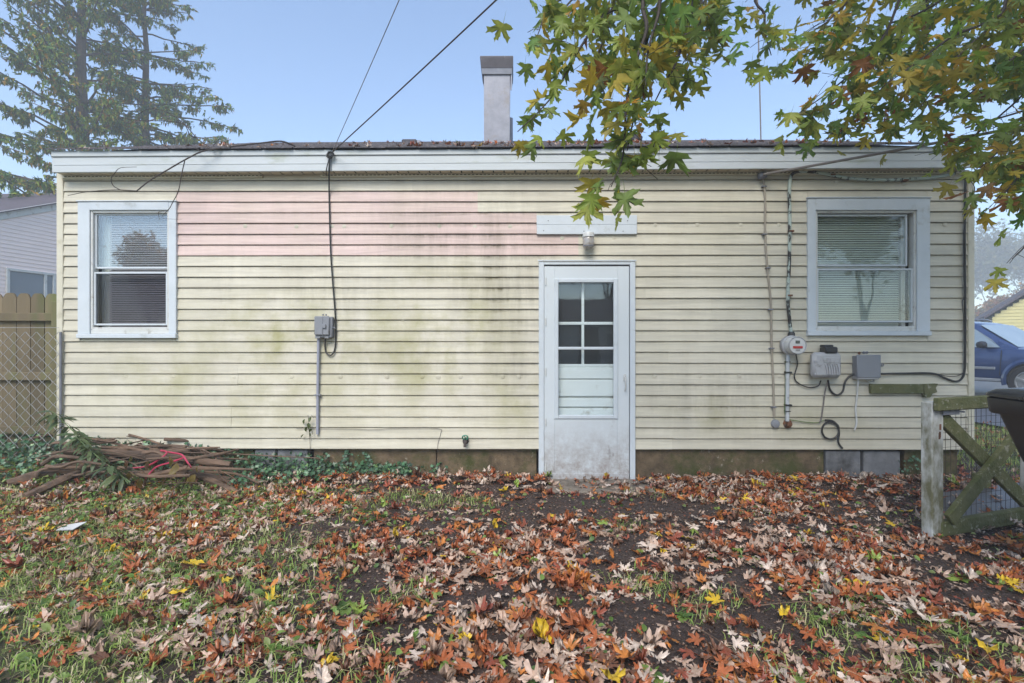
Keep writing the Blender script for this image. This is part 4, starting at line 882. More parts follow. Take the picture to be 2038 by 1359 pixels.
# ------------------------------------------------------------------ conifers behind it
def np_tube_tree(name, segs, mat, parent, n=5):
    m = MB()
    for pts, rs in segs: m.tube(pts, rs, n, False)
    return m.build(name, mat, parent, True)
def spruce(base, H, r0, seed, label, zfirst, reach, rise, hazy_seed=0, tint=1.0):
    r = random.Random(seed); nr = np.random.default_rng(seed); t = empty('spruce_tree', base, label, 'tree', 'conifers behind the neighbouring house')
    base = Vector(base); lean = Vector((r.uniform(-.02, .02), 0, 1))
    trunk = [base + lean * (H * i / 12) + Vector((r.uniform(-.06, .06), r.uniform(-.06, .06), 0)) for i in range(13)]
    np_tube_tree('trunk', [(trunk, [r0 * (1 - i / 12.5) + .03 for i in range(13)])], 'bark', t, 8)
    segs = []; P, D, S = [], [], []
    z = zfirst
    while z < H - .8:
        f = (z - zfirst) / (H - zfirst); L0 = reach * (1 - f) ** .8 + .5
        for k in range(r.randint(3, 5)):
            az = r.uniform(0, 6.283); L = L0 * r.uniform(.55, 1.12); o = base + lean * z + UP * r.uniform(-.3, .3); d = Vector((math.cos(az), math.sin(az), 0))
            up0 = rise * r.uniform(.6, 1.3); pts = [o]
            for i in range(1, 8): s = i / 7; pts.append(o + d * (L * s) + UP * (L * (up0 * s - .22 * s * s * (1 - f) + .12 * max(0, s - .7))) + Vector((r.uniform(-.06, .06), r.uniform(-.06, .06), r.uniform(-.05, .05))))
            segs.append((pts, [.055 * (1 - i / 8) * (1 - .5 * f) + .01 for i in range(8)]))
            side = Vector((-d.y, d.x, 0))
            nb_ = int(L * 5)
            for i in range(nb_):
                s = r.uniform(.10, 1.0) ; q = s * 7; i0 = min(6, int(q)); p = pts[i0].lerp(pts[i0 + 1], q - i0)
                bl = (.25 + .55 * (1 - s)) * r.uniform(.6, 1.3); sd_ = r.choice((-1, 1)); bd = (d * r.uniform(.25, .8) + side * sd_ * r.uniform(.2, .9)).normalized()
                e = p + bd * bl + UP * r.uniform(-.22, .06) * bl
                if r.random() < .35: segs.append(([p, e], [.012, .005]))
                for j in range(int(3 + bl * 7)):
                    c = p.lerp(e, r.random()); P.append(c); S.append(r.uniform(.16, .36)); D.append((r.uniform(-.35, .35), r.uniform(-.35, .35), -1) if r.random() < .68 else (bd.x, bd.y, r.uniform(-.4, .3)))
        z += r.uniform(.45, .72) * (1.2 - .4 * f)
    np_tube_tree('limbs', segs, 'bark', t, 4)
    P = np.array([tuple(p) for p in P]); D = np.array(D); D /= np.linalg.norm(D, axis=1)[:, None]; S = np.array(S); n = len(P)
    V, T, C = [], [], []; b = 0; K = 4
    for k in range(K):
        rd_ = nr.normal(0, 1, (n, 3)); sdv = np.cross(D, rd_); sdv /= np.linalg.norm(sdv, axis=1)[:, None]
        st_ = P + nr.normal(0, .03, (n, 3)) + D * (S * (k / K) * .7)[:, None]; tip = st_ + (D * .75 + sdv * nr.uniform(.1, .5, (n, 1))) * (S * .8)[:, None]; wv = np.cross(sdv, D) * (S * .16)[:, None]
        V.append(np.stack([st_ - wv, st_ + wv, tip], 1).reshape(-1, 3)); T.append(np.arange(b, b + 3 * n).reshape(-1, 3)); b += 3 * n
        base_c = np.where(nr.random((n, 1)) < .16, np.array([[.30, .18, .03]]), np.where(nr.random((n, 1)) < .5, np.array([[.20, .25, .03]]), np.array([[.07, .15, .045]]))) * nr.uniform(.7, 1.3, (n, 1)) * tint
        C.append(np.repeat(base_c, 3, 0))
    o = newobj('crown', np_mesh('crown', np.concatenate(V), np.concatenate(T), np.concatenate(C), 'needles'), t); tag(o, kind='stuff')
def flat(v): return Vector((v.x, v.y, 0))
spruce(flat(atD(168, 680, 21)), 22.0, .34, 3, 'tall ragged spruce with long upswept limbs above the neighbouring roof', 3.2, 6.0, .42)
spruce(flat(atD(297, 680, 24)), 20.0, .30, 8, 'tall spruce with level drooping limbs, nearer the chimney', 3.5, 5.6, .16, tint=1.1)
spruce(flat(atD(52, 680, 25)), 8.6, .2, 15, 'low dense spruce whose top just clears the neighbouring roof', 2.0, 4.2, .05, tint=.85)

# ------------------------------------------------------------------ deciduous trees in the mist (right) and behind the camera
def broadleaf(name, base, H, spread, seed, label, cat, cols, leaves, size, group, trunk_r=.16, low=.3, bare=False):
    r = random.Random(seed); nr = np.random.default_rng(seed); base = Vector(base); t = empty(name, base, label, cat, group); segs = []; tips = []
    def grow(p, d, L, rad, lev):
        pts = [p]; q = p; dd = d
        for i in range(4): dd = (dd + Vector((r.uniform(-.16, .16), r.uniform(-.16, .16), r.uniform(-.04, .12)))).normalized(); q = q + dd * (L / 4); pts.append(q)
        segs.append((pts, [rad * (1 - .16 * i) for i in range(5)]))
        if lev >= 2: tips.extend(pts[1:])
        if lev < 4:
            for i in range(r.randint(2, 4)):
                a = pts[r.randint(2, 4)]; nd_ = (dd + Vector((r.uniform(-1, 1), r.uniform(-1, 1), r.uniform(-.15, .7))) * .75).normalized(); grow(a, nd_, L * r.uniform(.55, .8), rad * .55, lev + 1)
    ns = 1 if trunk_r > .08 else 5
    for i in range(ns): grow(base, Vector((r.uniform(-.5, .5) * (ns > 1), r.uniform(-.5, .5) * (ns > 1), 1)).normalized(), H * (low if ns == 1 else .4), trunk_r, 0)
    zmax = max(max(p.z for p in s[0]) for s in segs); k = (base.z + H - base.z) / max(.1, zmax - base.z)
    def fx(p): q = p - base; return base + Vector((q.x * spread, q.y * spread, q.z * k))
    segs = [([fx(p) for p in s], rr) for s, rr in segs]; tips = np.array([tuple(fx(p)) for p in tips])
    np_tube_tree('trunk', segs[:1], 'bark', t, 7); np_tube_tree('limbs', segs[1:], 'bark', t, 4)
    n = leaves; pos = tips[nr.integers(0, len(tips), n)] + nr.normal(0, .32 * H / 8, (n, 3)); c = np.array(cols)[nr.integers(0, len(cols), n)] * nr.uniform(.7, 1.25, (n, 1))
    V, T, C = scatter(SIMPLE_LEAVES, nr.integers(0, 3, n), pos, euler_mats(nr.uniform(-1.6, 1.6, n), nr.uniform(-1, 1, n), nr.uniform(0, 6.28, n)), nr.uniform(.7, 1.3, n) * size, c)
    o = newobj('crown', np_mesh('crown', V, T, C, 'leaf_green'), t); tag(o, kind='stuff')
GRN = [(.09, .13, .03), (.13, .16, .04), (.18, .17, .05)]; AUT = [(.38, .15, .03), (.42, .22, .04), (.30, .10, .03), (.20, .17, .05)]; OLV = [(.15, .16, .06), (.22, .20, .07), (.12, .13, .04)]
def far(px, D): return flat(atD(px, 680, D))
MG = 'misty trees beyond the driveway'
broadleaf('misty_tree', far(1962, 95), 24, 1.0, 21, 'tall thin half-bare tree fading into mist nearest the house corner', 'tree', OLV, 2600, .55, MG)
broadleaf('misty_tree', far(2060, 105), 25, 1.1, 22, 'broad pale misty tree rising above the yellow house', 'tree', OLV, 4200, .55, MG)
broadleaf('misty_tree', far(1905, 112), 24, 1.0, 23, 'misty olive tree standing mostly behind the bungalow corner', 'tree', OLV, 3500, .55, MG)
broadleaf('misty_tree', far(2190, 92), 25, 1.1, 26, 'misty tree past the yellow house gable', 'tree', OLV, 3500, .55, MG)
broadleaf('autumn_bush', far(2005, 58), 7.6, 1.5, 31, 'orange autumn bush behind the blue car and yellow house', 'bush', AUT, 4200, .28, None, .06)
broadleaf('autumn_bush', far(1972, 66), 6.0, 1.5, 32, 'yellow-green bush growing beside the orange one', 'bush', [(.24, .22, .05), (.16, .17, .05), (.32, .2, .05)], 3600, .3, None, .06)
broadleaf('autumn_bush', far(1925, 62), 5.4, 1.5, 33, 'low green bush beside the bungalow corner in the mist', 'bush', GRN, 3000, .3, None, .06)
broadleaf('autumn_bush', far(2090, 56), 8.2, 1.4, 34, 'rust red autumn bush behind the yellow house', 'bush', AUT, 4200, .28, None, .06)
BG = 'trees across the yard'
broadleaf('yard_tree', (-24, -24, 0), 8.2, 1.2, 41, 'orange autumn tree across the yard, mirrored in the window by the fence', 'tree', AUT, 5000, .26, BG)
broadleaf('yard_tree', (-31, -25, 0), 7.5, 1.2, 42, 'rust autumn tree at the far corner of the yard', 'tree', AUT, 5000, .26, BG)
broadleaf('yard_tree', (17, -15, 0), 12, 1.2, 43, 'green yard tree facing the window by the meter', 'tree', GRN, 6000, .24, BG)
broadleaf('yard_tree', (12, -12, 0), 10, 1.2, 45, 'green and yellow yard tree beside the one facing the meter', 'tree', GRN, 6000, .24, BG)
broadleaf('yard_tree', (-18, -27, 0), 7.5, 1.2, 46, 'orange autumn tree between the shed and the corner tree', 'tree', AUT, 5000, .26, BG)
broadleaf('yard_tree', (6, -22, 0), 12, 1.1, 44, 'green yard tree facing the storm door', 'tree', GRN, 6000, .24, BG)
# shed across the yard (mirrored in the panes)
sh = empty('garden_shed', (3.5, -14, 0), 'white garden shed with dark roof across the yard', 'shed')
m = MB(); m.box(1.6, 5.2, -16.5, -13.5, 0, 2.3, .01); m.build('wall', 'white_old', sh)
m = MB(); m.add([(1.3, -13.2, 2.25), (5.5, -13.2, 2.25), (5.5, -15, 3.4), (1.3, -15, 3.4), (1.3, -16.8, 2.25), (5.5, -16.8, 2.25)], [(0, 1, 2, 3), (3, 2, 5, 4), (0, 3, 4), (1, 5, 2)]); m.build('roof', 'nb_roof', sh)
m = MB(); m.box(2.9, 3.8, -13.49, -13.44, .05, 2.0, .01); m.build('door', 'dark', sh)
m = MB(); m.box(4.2, 4.8, -13.49, -13.46, 1.1, 1.7, .01); m.build('window', 'blue_pane', sh)

# ------------------------------------------------------------------ yellow house far right
MT['yellow'] = M('yellow_siding', (.62, .55, .25), (.56, .50, .22), 3, .6)
yh = empty('yellow_house', far(2010, 27), 'pale yellow gabled house beyond the driveway', 'house')
yh.rotation_euler.z = R(-38)
pA = atD(1975, 632, 27); pB = atD(2055, 572, 27); yx0 = pA.x; yY = pA.y; zE = pA.z; gw = 2 * (pB.x - pA.x) + .8; zR = zE + (pB.z - pA.z) * (gw / 2) / (pB.x - pA.x)
k = 0; z = 0.2
while z < zR - .1:
    a = 0 if z < zE else (z - zE) / (zR - zE) * gw / 2; m = MB(); m.box(yx0 + .25 + a, yx0 + gw - .25 - a, yY + .0, yY + .03, z, z + .17)
    m.v = [(v[0], v[1] - (.02 if v[2] < z + .05 else 0), v[2]) for v in m.v]; m.build('siding_board', 'yellow', yh); z += .175
m = MB(); m.prism([(yx0 + .25, 0), (yx0 + gw - .25, 0), (yx0 + gw - .25, zE), (yx0 + gw / 2, zR - .05), (yx0 + .25, zE)], 1, yY + .04, yY + 9); m.build('wall', 'yellow', yh)
for s, nm_ in ((0, 'a'), (1, 'b')):
    xa, xb = (yx0 - .1, yx0 + gw / 2) if s == 0 else (yx0 + gw + .1, yx0 + gw / 2); m = MB()
    m.add([(xa, yY - .3, zE - .05), (xb, yY - .3, zR + .12), (xb, yY + 9.3, zR + .12), (xa, yY + 9.3, zE - .05), (xa, yY - .3, zE + .08), (xb, yY - .3, zR + .25), (xb, yY + 9.3, zR + .25), (xa, yY + 9.3, zE + .08)], [(0, 1, 2, 3), (4, 5, 6, 7), (0, 1, 5, 4), (3, 2, 6, 7), (0, 3, 7, 4)]); m.build('roof', 'nb_roof', yh)

# ------------------------------------------------------------------ blue car (nose towards the yard)
MT['car_blue'] = M('dark_blue_metallic', (.026, .055, .16), (.022, .048, .14), 3, .28, .35, bump=0, spec=.5, coat=1.0)
MT['car_glass'] = M('sky_toned_car_glass', (.20, .27, .33), (.26, .33, .39), 1, .05, bump=0, spec=.9)  # pale blue: the sky's reflection is put into the glass colour
MT['tyre'] = M('tyre_rubber', (.02, .02, .021), None, 9, .8); MT['alloy'] = M('silver_alloy', (.50, .51, .53), None, 9, .3, .8, bump=0)
MT['car_trim'] = M('dull_silver_trim', (.26, .28, .31), None, 5, .45, .3, bump=0); MT['lens'] = M('headlamp_lens', (.55, .58, .60), None, 5, .1, bump=0, spec=.9)
wh = onZ(2054, 795, .04); hd = Vector((.36, -.93, 0)).normalized(); lf = Vector((-hd.y, hd.x, 0))       # visible flank is the side facing -lf
CO = wh - hd * 1.52 + lf * .86; CO.z = .036
car = empty('parked_car', CO, 'dark blue sport utility car parked on the driveway beside the bungalow', 'car')
def CV(x, y, z): return CO + hd * x + lf * y + UP * z
def cloft(name, st_, mat, par=None):                 # stations: (x, [(halfwidth, z) ... bottom to top])
    m = MB(); vs = []; k = len(st_[0][1]); n = 2 * k
    for x, pr in st_: vs += [CV(x, -w_, z) for w_, z in pr] + [CV(x, w_, z) for w_, z in reversed(pr)]
    fs = [(i * n + j, i * n + (j + 1) % n, (i + 1) * n + (j + 1) % n, (i + 1) * n + j) for i in range(len(st_) - 1) for j in range(n)] + [tuple(reversed(range(n))), tuple(range(len(vs) - n, len(vs)))]
    return m.add(vs, fs).build(name, mat, par or car, True)
def sec(w_, zt, zs=.38): return [(w_ * .80, zs), (w_ * .95, zs + .05), (w_ * .995, .62), (w_, .80), (w_ * .975, min(zt - .06, 1.0)), (w_ * .94, zt - .02), (w_ * .86, zt + .01), (w_ * .4, zt + .035)]
cloft('body', [(-2.5, sec(.80, 1.05, .50)), (-2.42, sec(.90, 1.10, .42)), (-2.0, sec(.95, 1.13)), (-1.0, sec(.955, 1.13)), (0, sec(.955, 1.12)), (.85, sec(.955, 1.11)), (1.2, sec(.955, 1.12)), (1.7, sec(.95, 1.09)), (2.15, sec(.92, 1.03)), (2.38, sec(.86, .96, .42)), (2.48, sec(.76, .86, .46))], 'car_blue')
def gsec(wb, wt, zb, zt): return [(wb, zb), (wb - .01, zb + .05), ((wb + wt) / 2 + .015, (zb + zt) / 2), (wt + .02, zt - .08), (wt - .04, zt - .015), (wt - .35, zt + .01)]
cloft('cabin', [(-2.45, gsec(.84, .70, 1.06, 1.12)), (-2.30, gsec(.87, .72, 1.08, 1.62)), (-2.1, gsec(.88, .73, 1.09, 1.74)), (-1.0, gsec(.89, .74, 1.09, 1.79)), (.1, gsec(.89, .74, 1.09, 1.77)), (.42, gsec(.89, .72, 1.09, 1.70)), (.9, gsec(.88, .76, 1.08, 1.36)), (1.28, gsec(.86, .80, 1.08, 1.12))], 'car_blue')
def cpanel(name, pts, mat, par=None, th=.012):
    m = MB(); P = [CV(*p) for p in pts]; n = len(P); nr_ = (P[1] - P[0]).cross(P[2] - P[0]).normalized(); m.add(P + [p - nr_ * th for p in P], [tuple(range(n)), tuple(range(2 * n - 1, n - 1, -1))] + [(i, n + i, n + (i + 1) % n, (i + 1) % n) for i in range(n)]); return m.build(name, mat, par or car)
for s in (-1, 1):
    y0, y1 = s * .905, s * .775
    cpanel('side_window', [(-.05, y0, 1.14), (.98, y0 - s * .005, 1.14), (.80, y0 - s * .04, 1.33), (.36, y1 + s * .005, 1.64), (-.05, y1, 1.66)], 'car_glass')
    cpanel('side_window', [(-1.1, y0, 1.14), (-.13, y0, 1.14), (-.13, y1, 1.67), (-1.1, y1, 1.68)], 'car_glass')
    cpanel('side_window', [(-2.1, y0 - s * .01, 1.15), (-1.18, y0, 1.14), (-1.18, y1, 1.68), (-2.05, y1, 1.66)], 'car_glass')
    m = MB(); m.beam(CV(-1.05, s * .962, .66), CV(-.12, s * .964, .66), .06, .025, -lf if s < 0 else lf, .006); m.build('side_trim', 'car_trim', car)
    m = MB(); m.beam(CV(-.06, s * .964, .66), CV(.92, s * .964, .66), .06, .025, -lf if s < 0 else lf, .006); m.build('side_trim', 'car_trim', car)
    m = MB(); m.beam(CV(-1.0, s * .88, .385), CV(1.05, s * .88, .385), .08, .12, -lf, .02); m.build('running_board', 'car_trim', car)
    for xd in (-.09, 1.0):
        m = MB(); m.beam(CV(xd, s * .957, .5), CV(xd + (.03 if xd > 0 else 0), s * .948, 1.08), .012, .012, -lf, .001); m.build('door_gap', 'black_rubber', car)
    m = MB(); m.beam(CV(.02, s * .96, .97), CV(.20, s * .96, .97), .035, .035, -lf, .01); m.build('door_handle', 'car_blue', car)
    m = MB(); m.tube(spline([CV(.72, s * .90, 1.16), CV(.74, s * .99, 1.17), CV(.75, s * 1.05, 1.19)], 4), [.03, .03, .03, .03, .035, .04, .05, .055, .06], 8); a_ = CV(.72, s * 1.06, 1.2)
    m.lathe([(.02, -.13), (.07, -.10), (.085, -.02), (.08, .05), (.05, .10), (.01, .12)], a_, lf, 14); m.v = [tuple(v) for v in m.v]; m.build('mirror', 'black_plastic', car, True)
    m = MB(); m.tube(spline([CV(-1.9, s * .62, 1.83), CV(-1.0, s * .64, 1.86), (CV(-.1, s * .63, 1.84)), CV(.1, s * .62, 1.78)], 5), .02, 8); m.build('roof_rail', 'car_trim', car, True)
    for xw in (1.52, -1.50):
        m = MB(); N_ = 26; arc = [math.pi * (-.08 + 1.16 * i / N_) for i in range(N_ + 1)]; vs = []
        for a in arc:
            for rr, yy in ((.40, .93), (.40, .985), (.44, .992), (.50, .955)): vs.append(CV(xw + rr * math.cos(a), s * yy, .40 + rr * math.sin(a)))
        m.add(vs, [(i * 4 + j, i * 4 + j + 1, (i + 1) * 4 + j + 1, (i + 1) * 4 + j) for i in range(N_) for j in range(3)]); m.build('wheel_arch', 'car_blue', car, True)
        m = MB(); m.lathe([(.40, 0), (.40, .004)], CV(xw, s * .950, .40), lf * s, 28); m.build('wheel_well_shade', 'dark', car)  # flat dark disc on the flank, painted in for the shaded wheel hollow
        we = empty('wheel', CV(xw, s * .86, .375)); we.parent = car; we.matrix_parent_inverse = Matrix.Translation(-car.location)
        def wp(name, m, mat): o = m.build(name, mat, None, True); o.parent = we; o.matrix_parent_inverse = Matrix.Translation(we.location).inverted(); return o
        c_ = CV(xw, s * .86, .375); ax_ = lf * s
        m = MB(); m.lathe([(.24, .02), (.25, .125), (.30, .135), (.355, .125), (.375, .09), (.375, -.09), (.30, -.11)], c_, ax_, 32); wp('tyre', m, 'tyre')
        m = MB(); m.lathe([(.245, .095), (.25, .118), (.232, .122), (.225, .07), (.06, .07), (.055, .115), (.01, .118)], c_, ax_, 32)
        for q in range(5):
            a = 2 * math.pi * q / 5 + .3; e = hd * math.cos(a) + UP * math.sin(a); m.beam(c_ + ax_ * .10 + e * .04, c_ + ax_ * .105 + e * .236, .062, .025, ax_, .006)
        wp('rim', m, 'alloy')
cpanel('windscreen', [(1.24, -.74, 1.155), (1.24, .74, 1.155), (.50, .655, 1.675), (.50, -.655, 1.675)], 'car_glass')
m = MB(); m.add([CV(1.245, -.70, 1.172), CV(1.245, .70, 1.172)], []); 
for s in (-.3, .25): m = MB(); m.tube([CV(1.30, s - .1, 1.16), CV(1.15, s + .35, 1.24)], .012, 5); m.build('wiper', 'black_rubber', car)
for s in (-1, 1):
    m = MB(); m.lathe([(.02, -.02), (.12, 0), (.11, .05), (.04, .08)], CV(2.36, s * .62, .86), hd, 14); m.build('headlight', 'lens', car, True)
m = MB(); m.beam(CV(2.47, -.40, .80), CV(2.47, .40, .80), .22, .05, hd, .02); m.build('grille', 'car_trim', car)
m = MB(); m.beam(CV(2.44, -.85, .54), CV(2.44, .85, .54), .2, .12, hd, .04); m.build('bumper', 'car_trim', car)

# ------------------------------------------------------------------ the maple: trunk beside the viewer, boughs hanging into view
maple_t = empty('maple_tree', (4.9, .3, 0), 'silver maple with green and yellow leaves hanging over the yard', 'tree')
tr = spline([(4.9, .3, -.1), (4.85, .32, 1.0), (4.75, .3, 2.2), (4.5, .25, 3.4), (4.2, .1, 5.0), (4.0, -.2, 7.5)], 5)
m = MB(); m.tube(tr, [.30 - .2 * i / (len(tr) - 1) for i in range(len(tr))], 14, True, .05); m.build('trunk', 'bark', maple_t, True)
def bough(pts, r0, r1, name='bough'):
    P = spline(pts, 5); k = len(P); m = MB(); m.tube(P, [r0 + (r1 - r0) * i / (k - 1) for i in range(k)], 6); m.build(name, 'bark_dark', maple_t, True); return P
D0 = 2.55
hub1 = Vector((1.0, 2.35, 3.55)); hub2 = Vector((4.1, 2.7, 3.9)); hub3 = Vector((2.3, 2.6, 3.9))
bough([(4.55, .26, 3.2), (3.4, 1.0, 4.3), (2.2, 1.8, 4.3), hub1], .085, .03)
bough([(4.6, .27, 3.0), (4.6, 1.4, 4.1), hub2], .08, .035)
bough([(3.4, 1.0, 4.3), (2.8, 1.9, 4.3), hub3], .05, .02)
twigs = []      # (points, leaf density per metre, leaf size)
def tw(start, pix, D, dens=26, size=.114, r=.006):
    pts = [start] + [atD(px, py, (D if len(q) == 0 else q[0])) for px, py, *q in pix]; P = bough(pts, .012, .0025, 'twig'); twigs.append((P, dens, size))
tw(hub1, [(1291, -30), (1287, 58), (1264, 126), (1248, 194), (1243, 269), (1238, 317), (1216, 372)], 2.45, 30)
tw(hub1, [(1390, -40), (1369, 55), (1343, 130), (1324, 162), (1291, 227)], 2.6, 34)
tw(hub1, [(1290, -30), (1272, 15), (1223, 19), (1194, 39), (1162, 84), (1136, 126), (1107, 181), (1071, 223), (1030, 262)], 2.7, 22)
tw(hub1, [(1190, -40), (1130, -10), (1090, 20), (1070, 70)], 2.75, 26)
tw(hub1, [(1230, -60), (1160, -20), (1120, 20), (1090, 60)], 2.9, 20)
tw(hub1, [(1240, -50), (1215, 40), (1190, 110), (1170, 170)], 2.9, 26)
tw(hub1, [(1330, -50), (1310, 30), (1290, 100), (1285, 170)], 2.3, 24)
tw(hub1, [(1400, -50), (1395, 30), (1380, 90), (1350, 140)], 2.8, 30)
tw(hub3, [(1440, -30), (1410, 30), (1420, 70)], 2.9, 18)
tw(hub3, [(1530, -40), (1522, 30), (1524, 70), (1535, 110)], 3.0, 18, .105)
tw(hub1, [(1310, 10), (1275, 150), (1262, 230), (1248, 300)], 2.55, 22)
for pix, D, dn in ([[(2090, -120), (2008, 0), (1966, 58), (1914, 104), (1859, 178), (1800, 250)], 3.3, 30], [[(2120, 20), (2038, 97), (1979, 146), (1921, 194), (1856, 245)], 3.5, 30],
               [[(1850, -100), (1795, -10), (1760, 70), (1700, 140), (1640, 190), (1590, 225)], 3.2, 27], [[(1980, -100), (1900, -20), (1820, 30), (1720, 60), (1640, 90), (1618, 120)], 3.4, 27],
               [[(2120, 160), (2060, 230), (2000, 290), (1950, 335)], 3.4, 30], [[(2120, 260), (2060, 320), (2020, 360), (1990, 395)], 3.2, 30], [[(1890, -80), (1850, 60), (1790, 140), (1720, 210), (1660, 270)], 3.6, 26],
               [[(2060, -60), (1990, 30), (1900, 70), (1830, 120), (1760, 170)], 3.0, 26], [[(2110, 60), (2050, 170), (1990, 230), (1930, 275), (1880, 300)], 3.7, 26], [[(1760, -80), (1700, -10), (1650, 40), (1620, 60)], 3.3, 22],
               [[(2120, 330), (2080, 440), (2040, 490), (2015, 515)], 3.0, 7], [[(2110, -60), (2060, 40), (2010, 110), (1960, 190)], 3.8, 30], [[(2000, -90), (1940, 30), (1870, 110), (1800, 200), (1750, 260)], 3.9, 24], [[(2140, 120), (2080, 240), (2040, 330)], 3.9, 30],
               [[(1900, -90), (1840, 20), (1770, 100), (1700, 170)], 4.0, 26]):
    tw(hub2, [(a, c) for a, c in pix], D, dn * 1.05, .112)
LP, LR, LS, LC, LW = [], [], [], [], []
tcols = [(.25, .33, .05), (.32, .39, .06), (.17, .25, .05), (.40, .43, .08), (.21, .29, .07)]
def add_leaf(p, size, yel):
    az = random.uniform(0, 6.283); tiltx = random.gauss(0, .45)
    # tip hangs down: local +Y -> -Z, then random swing
    M_ = Matrix.Rotation(az, 3, 'Z') @ Matrix.Rotation(R(-90) + random.gauss(.35, .5), 3, 'X') @ Matrix.Rotation(random.gauss(0, .35), 3, 'Z')
    u = random.random()
    c = random.choice([(.66, .46, .05), (.52, .40, .06), (.44, .36, .05)]) if u < yel else ((.32, .13, .04) if u < yel + .025 else random.choice(tcols))
    LP.append(tuple(p)); LR.append(M_); LS.append(size * random.uniform(.65, 1.15)); LC.append(tuple(k * random.uniform(.8, 1.2) for k in c)); LW.append(random.randrange(8))
for P, dens, size in twigs:
    L = sum((P[i + 1] - P[i]).length for i in range(len(P) - 1)); n = int(L * dens); k = len(P)
    for i in range(n):
        q = random.uniform(.12, 1) * (k - 1); i0 = min(k - 2, int(q)); p = P[i0].lerp(P[i0 + 1], q - i0)
        o_ = Vector((random.gauss(0, .085), random.gauss(0, .085), random.gauss(-.01, .06))); add_leaf(p + o_, size, .20)
        if i % 3 == 0: twp = [p, p + o_]
    for i in range(int(n / 3)):        # fine side shoots
        q = random.uniform(.15, 1) * (k - 1); i0 = min(k - 2, int(q)); p = P[i0].lerp(P[i0 + 1], q - i0); e = p + Vector((random.gauss(0, .08), random.gauss(0, .08), random.gauss(-.04, .06)))
        if i == 0: mm = MB()
        mm.tube([p, (p + e) / 2 + Vector((0, 0, .01)), e], .0016, 4, False)
    tag(mm.build('shoots', 'bark_dark', maple_t), kind='stuff')
LP = np.array(LP); LS = np.array(LS); LW = np.array(LW); LC = np.array(LC)
score = np.array([(LS[i] / max(.3, proj(LP[i])[2])) if (0 <= proj(LP[i])[0] <= 2038 and -20 <= proj(LP[i])[1] <= 1359) else 0 for i in range(len(LP))])
order = np.argsort(-score); big = order[:290]; rest = order[290:]
cache = {}
for i in big:
    ci = int(np.argmin(((np.array(tcols + [(.66, .46, .05), (.52, .40, .06), (.44, .36, .05), (.32, .13, .04)]) - LC[i]) ** 2).sum(1))); key = (int(LW[i]), ci)
    if key not in cache:
        tv, tt, tc = TREE_LEAVES[key[0]]; cc = np.array((tcols + [(.66, .46, .05), (.52, .40, .06), (.44, .36, .05), (.32, .13, .04)])[ci]); cache[key] = np_mesh('leaf', tv, tt, cc[None] * tc[:, None], 'leaf_green')
    o = bpy.data.objects.new('leaf', cache[key]); COL.objects.link(o); o.parent = maple_t
    o.matrix_parent_inverse = Matrix.Translation(-maple_t.location); o.location = LP[i]; o.rotation_euler = LR[i].to_euler(); o.scale = (LS[i],) * 3
RR = np.array([[list(r_) for r_ in m_] for m_ in LR])
# the rest of the hanging leaves, plus the high crown over the yard
n = 3300; cp = rng.normal(0, 1, (n, 3)); cp /= np.linalg.norm(cp, axis=1)[:, None]; cp *= rng.uniform(.35, 1, (n, 1)) ** .5; cp = cp * np.array([4.2, 3.6, 2.6]) + np.array([4.4, -.6, 6.6])
keep = np.array([not (-40 < proj(p)[0] < 2080 and -30 < proj(p)[1] < 1400 and proj(p)[2] > 0) for p in cp]); cp = cp[keep]; n = len(cp)
cc = np.array(tcols + [(.40, .28, .03)])[rng.integers(0, 6, n)] * rng.uniform(.8, 1.2, (n, 1))
V1, T1, C1 = scatter(TREE_LEAVES, LW[rest], LP[rest], RR[rest], LS[rest], LC[rest])
V2, T2, C2 = scatter(SIMPLE_LEAVES, rng.integers(0, 3, n), cp, euler_mats(rng.uniform(-1.8, 1.8, n), rng.uniform(-1, 1, n), rng.uniform(0, 6.28, n)), rng.uniform(.11, .18, n), cc)
o = newobj('foliage', np_mesh('foliage', np.vstack([V1, V2]), np.vstack([T1, T2 + len(V1)]), np.vstack([C1, C2]), 'leaf_green'), maple_t); tag(o, kind='stuff')
hi = []
for i in range(26):
    a = random.uniform(0, 6.283); e = Vector((4.4 + 3.6 * math.cos(a), -.6 + 3.0 * math.sin(a), random.uniform(5.4, 8.4))); s = tr[random.randrange(12, len(tr))]
    if all(not (-40 < proj(s.lerp(e, t))[0] < 2080 and proj(s.lerp(e, t))[1] > -40 and proj(s.lerp(e, t))[2] > 0) for t in np.linspace(0, 1, 8)): hi.append(([s, s.lerp(e, .5) + UP * .25, e], [.05, .03, .008]))
np_tube_tree('limbs', hi, 'bark', maple_t, 6)

# ------------------------------------------------------------------ fallen bough lying over the eave
rb = empty('fallen_bough', onY(430, 296, 4.62), 'bare black fallen bough lying over the eave above the window', 'branch')
def rbt(pts, r0, r1, name='twig'):
    P = spline([onY(*q) for q in pts], 5); k = len(P); m = MB(); m.tube(P, [r0 + (r1 - r0) * i / (k - 1) for i in range(k)], 6, True, .12); return m.build(name, 'bark_dark', rb, True)
rbt([(588, 291, 4.9), (560, 281, 4.82), (524, 284, 4.75), (480, 289, 4.7), (430, 296, 4.62), (400, 302, 4.58), (368, 318, 4.56), (330, 340, 4.56), (300, 358, 4.58), (272, 380, 4.60)], .008, .0055, 'stem')
rbt([(272, 380, 4.60), (240, 378, 4.62), (205, 379, 4.64), (170, 382, 4.66), (135, 389, 4.68)], .0055, .0025)
rbt([(240, 378, 4.62), (226, 370, 4.62), (221, 357, 4.60), (228, 345, 4.58), (240, 334, 4.56), (272, 332, 4.56)], .0045, .002)
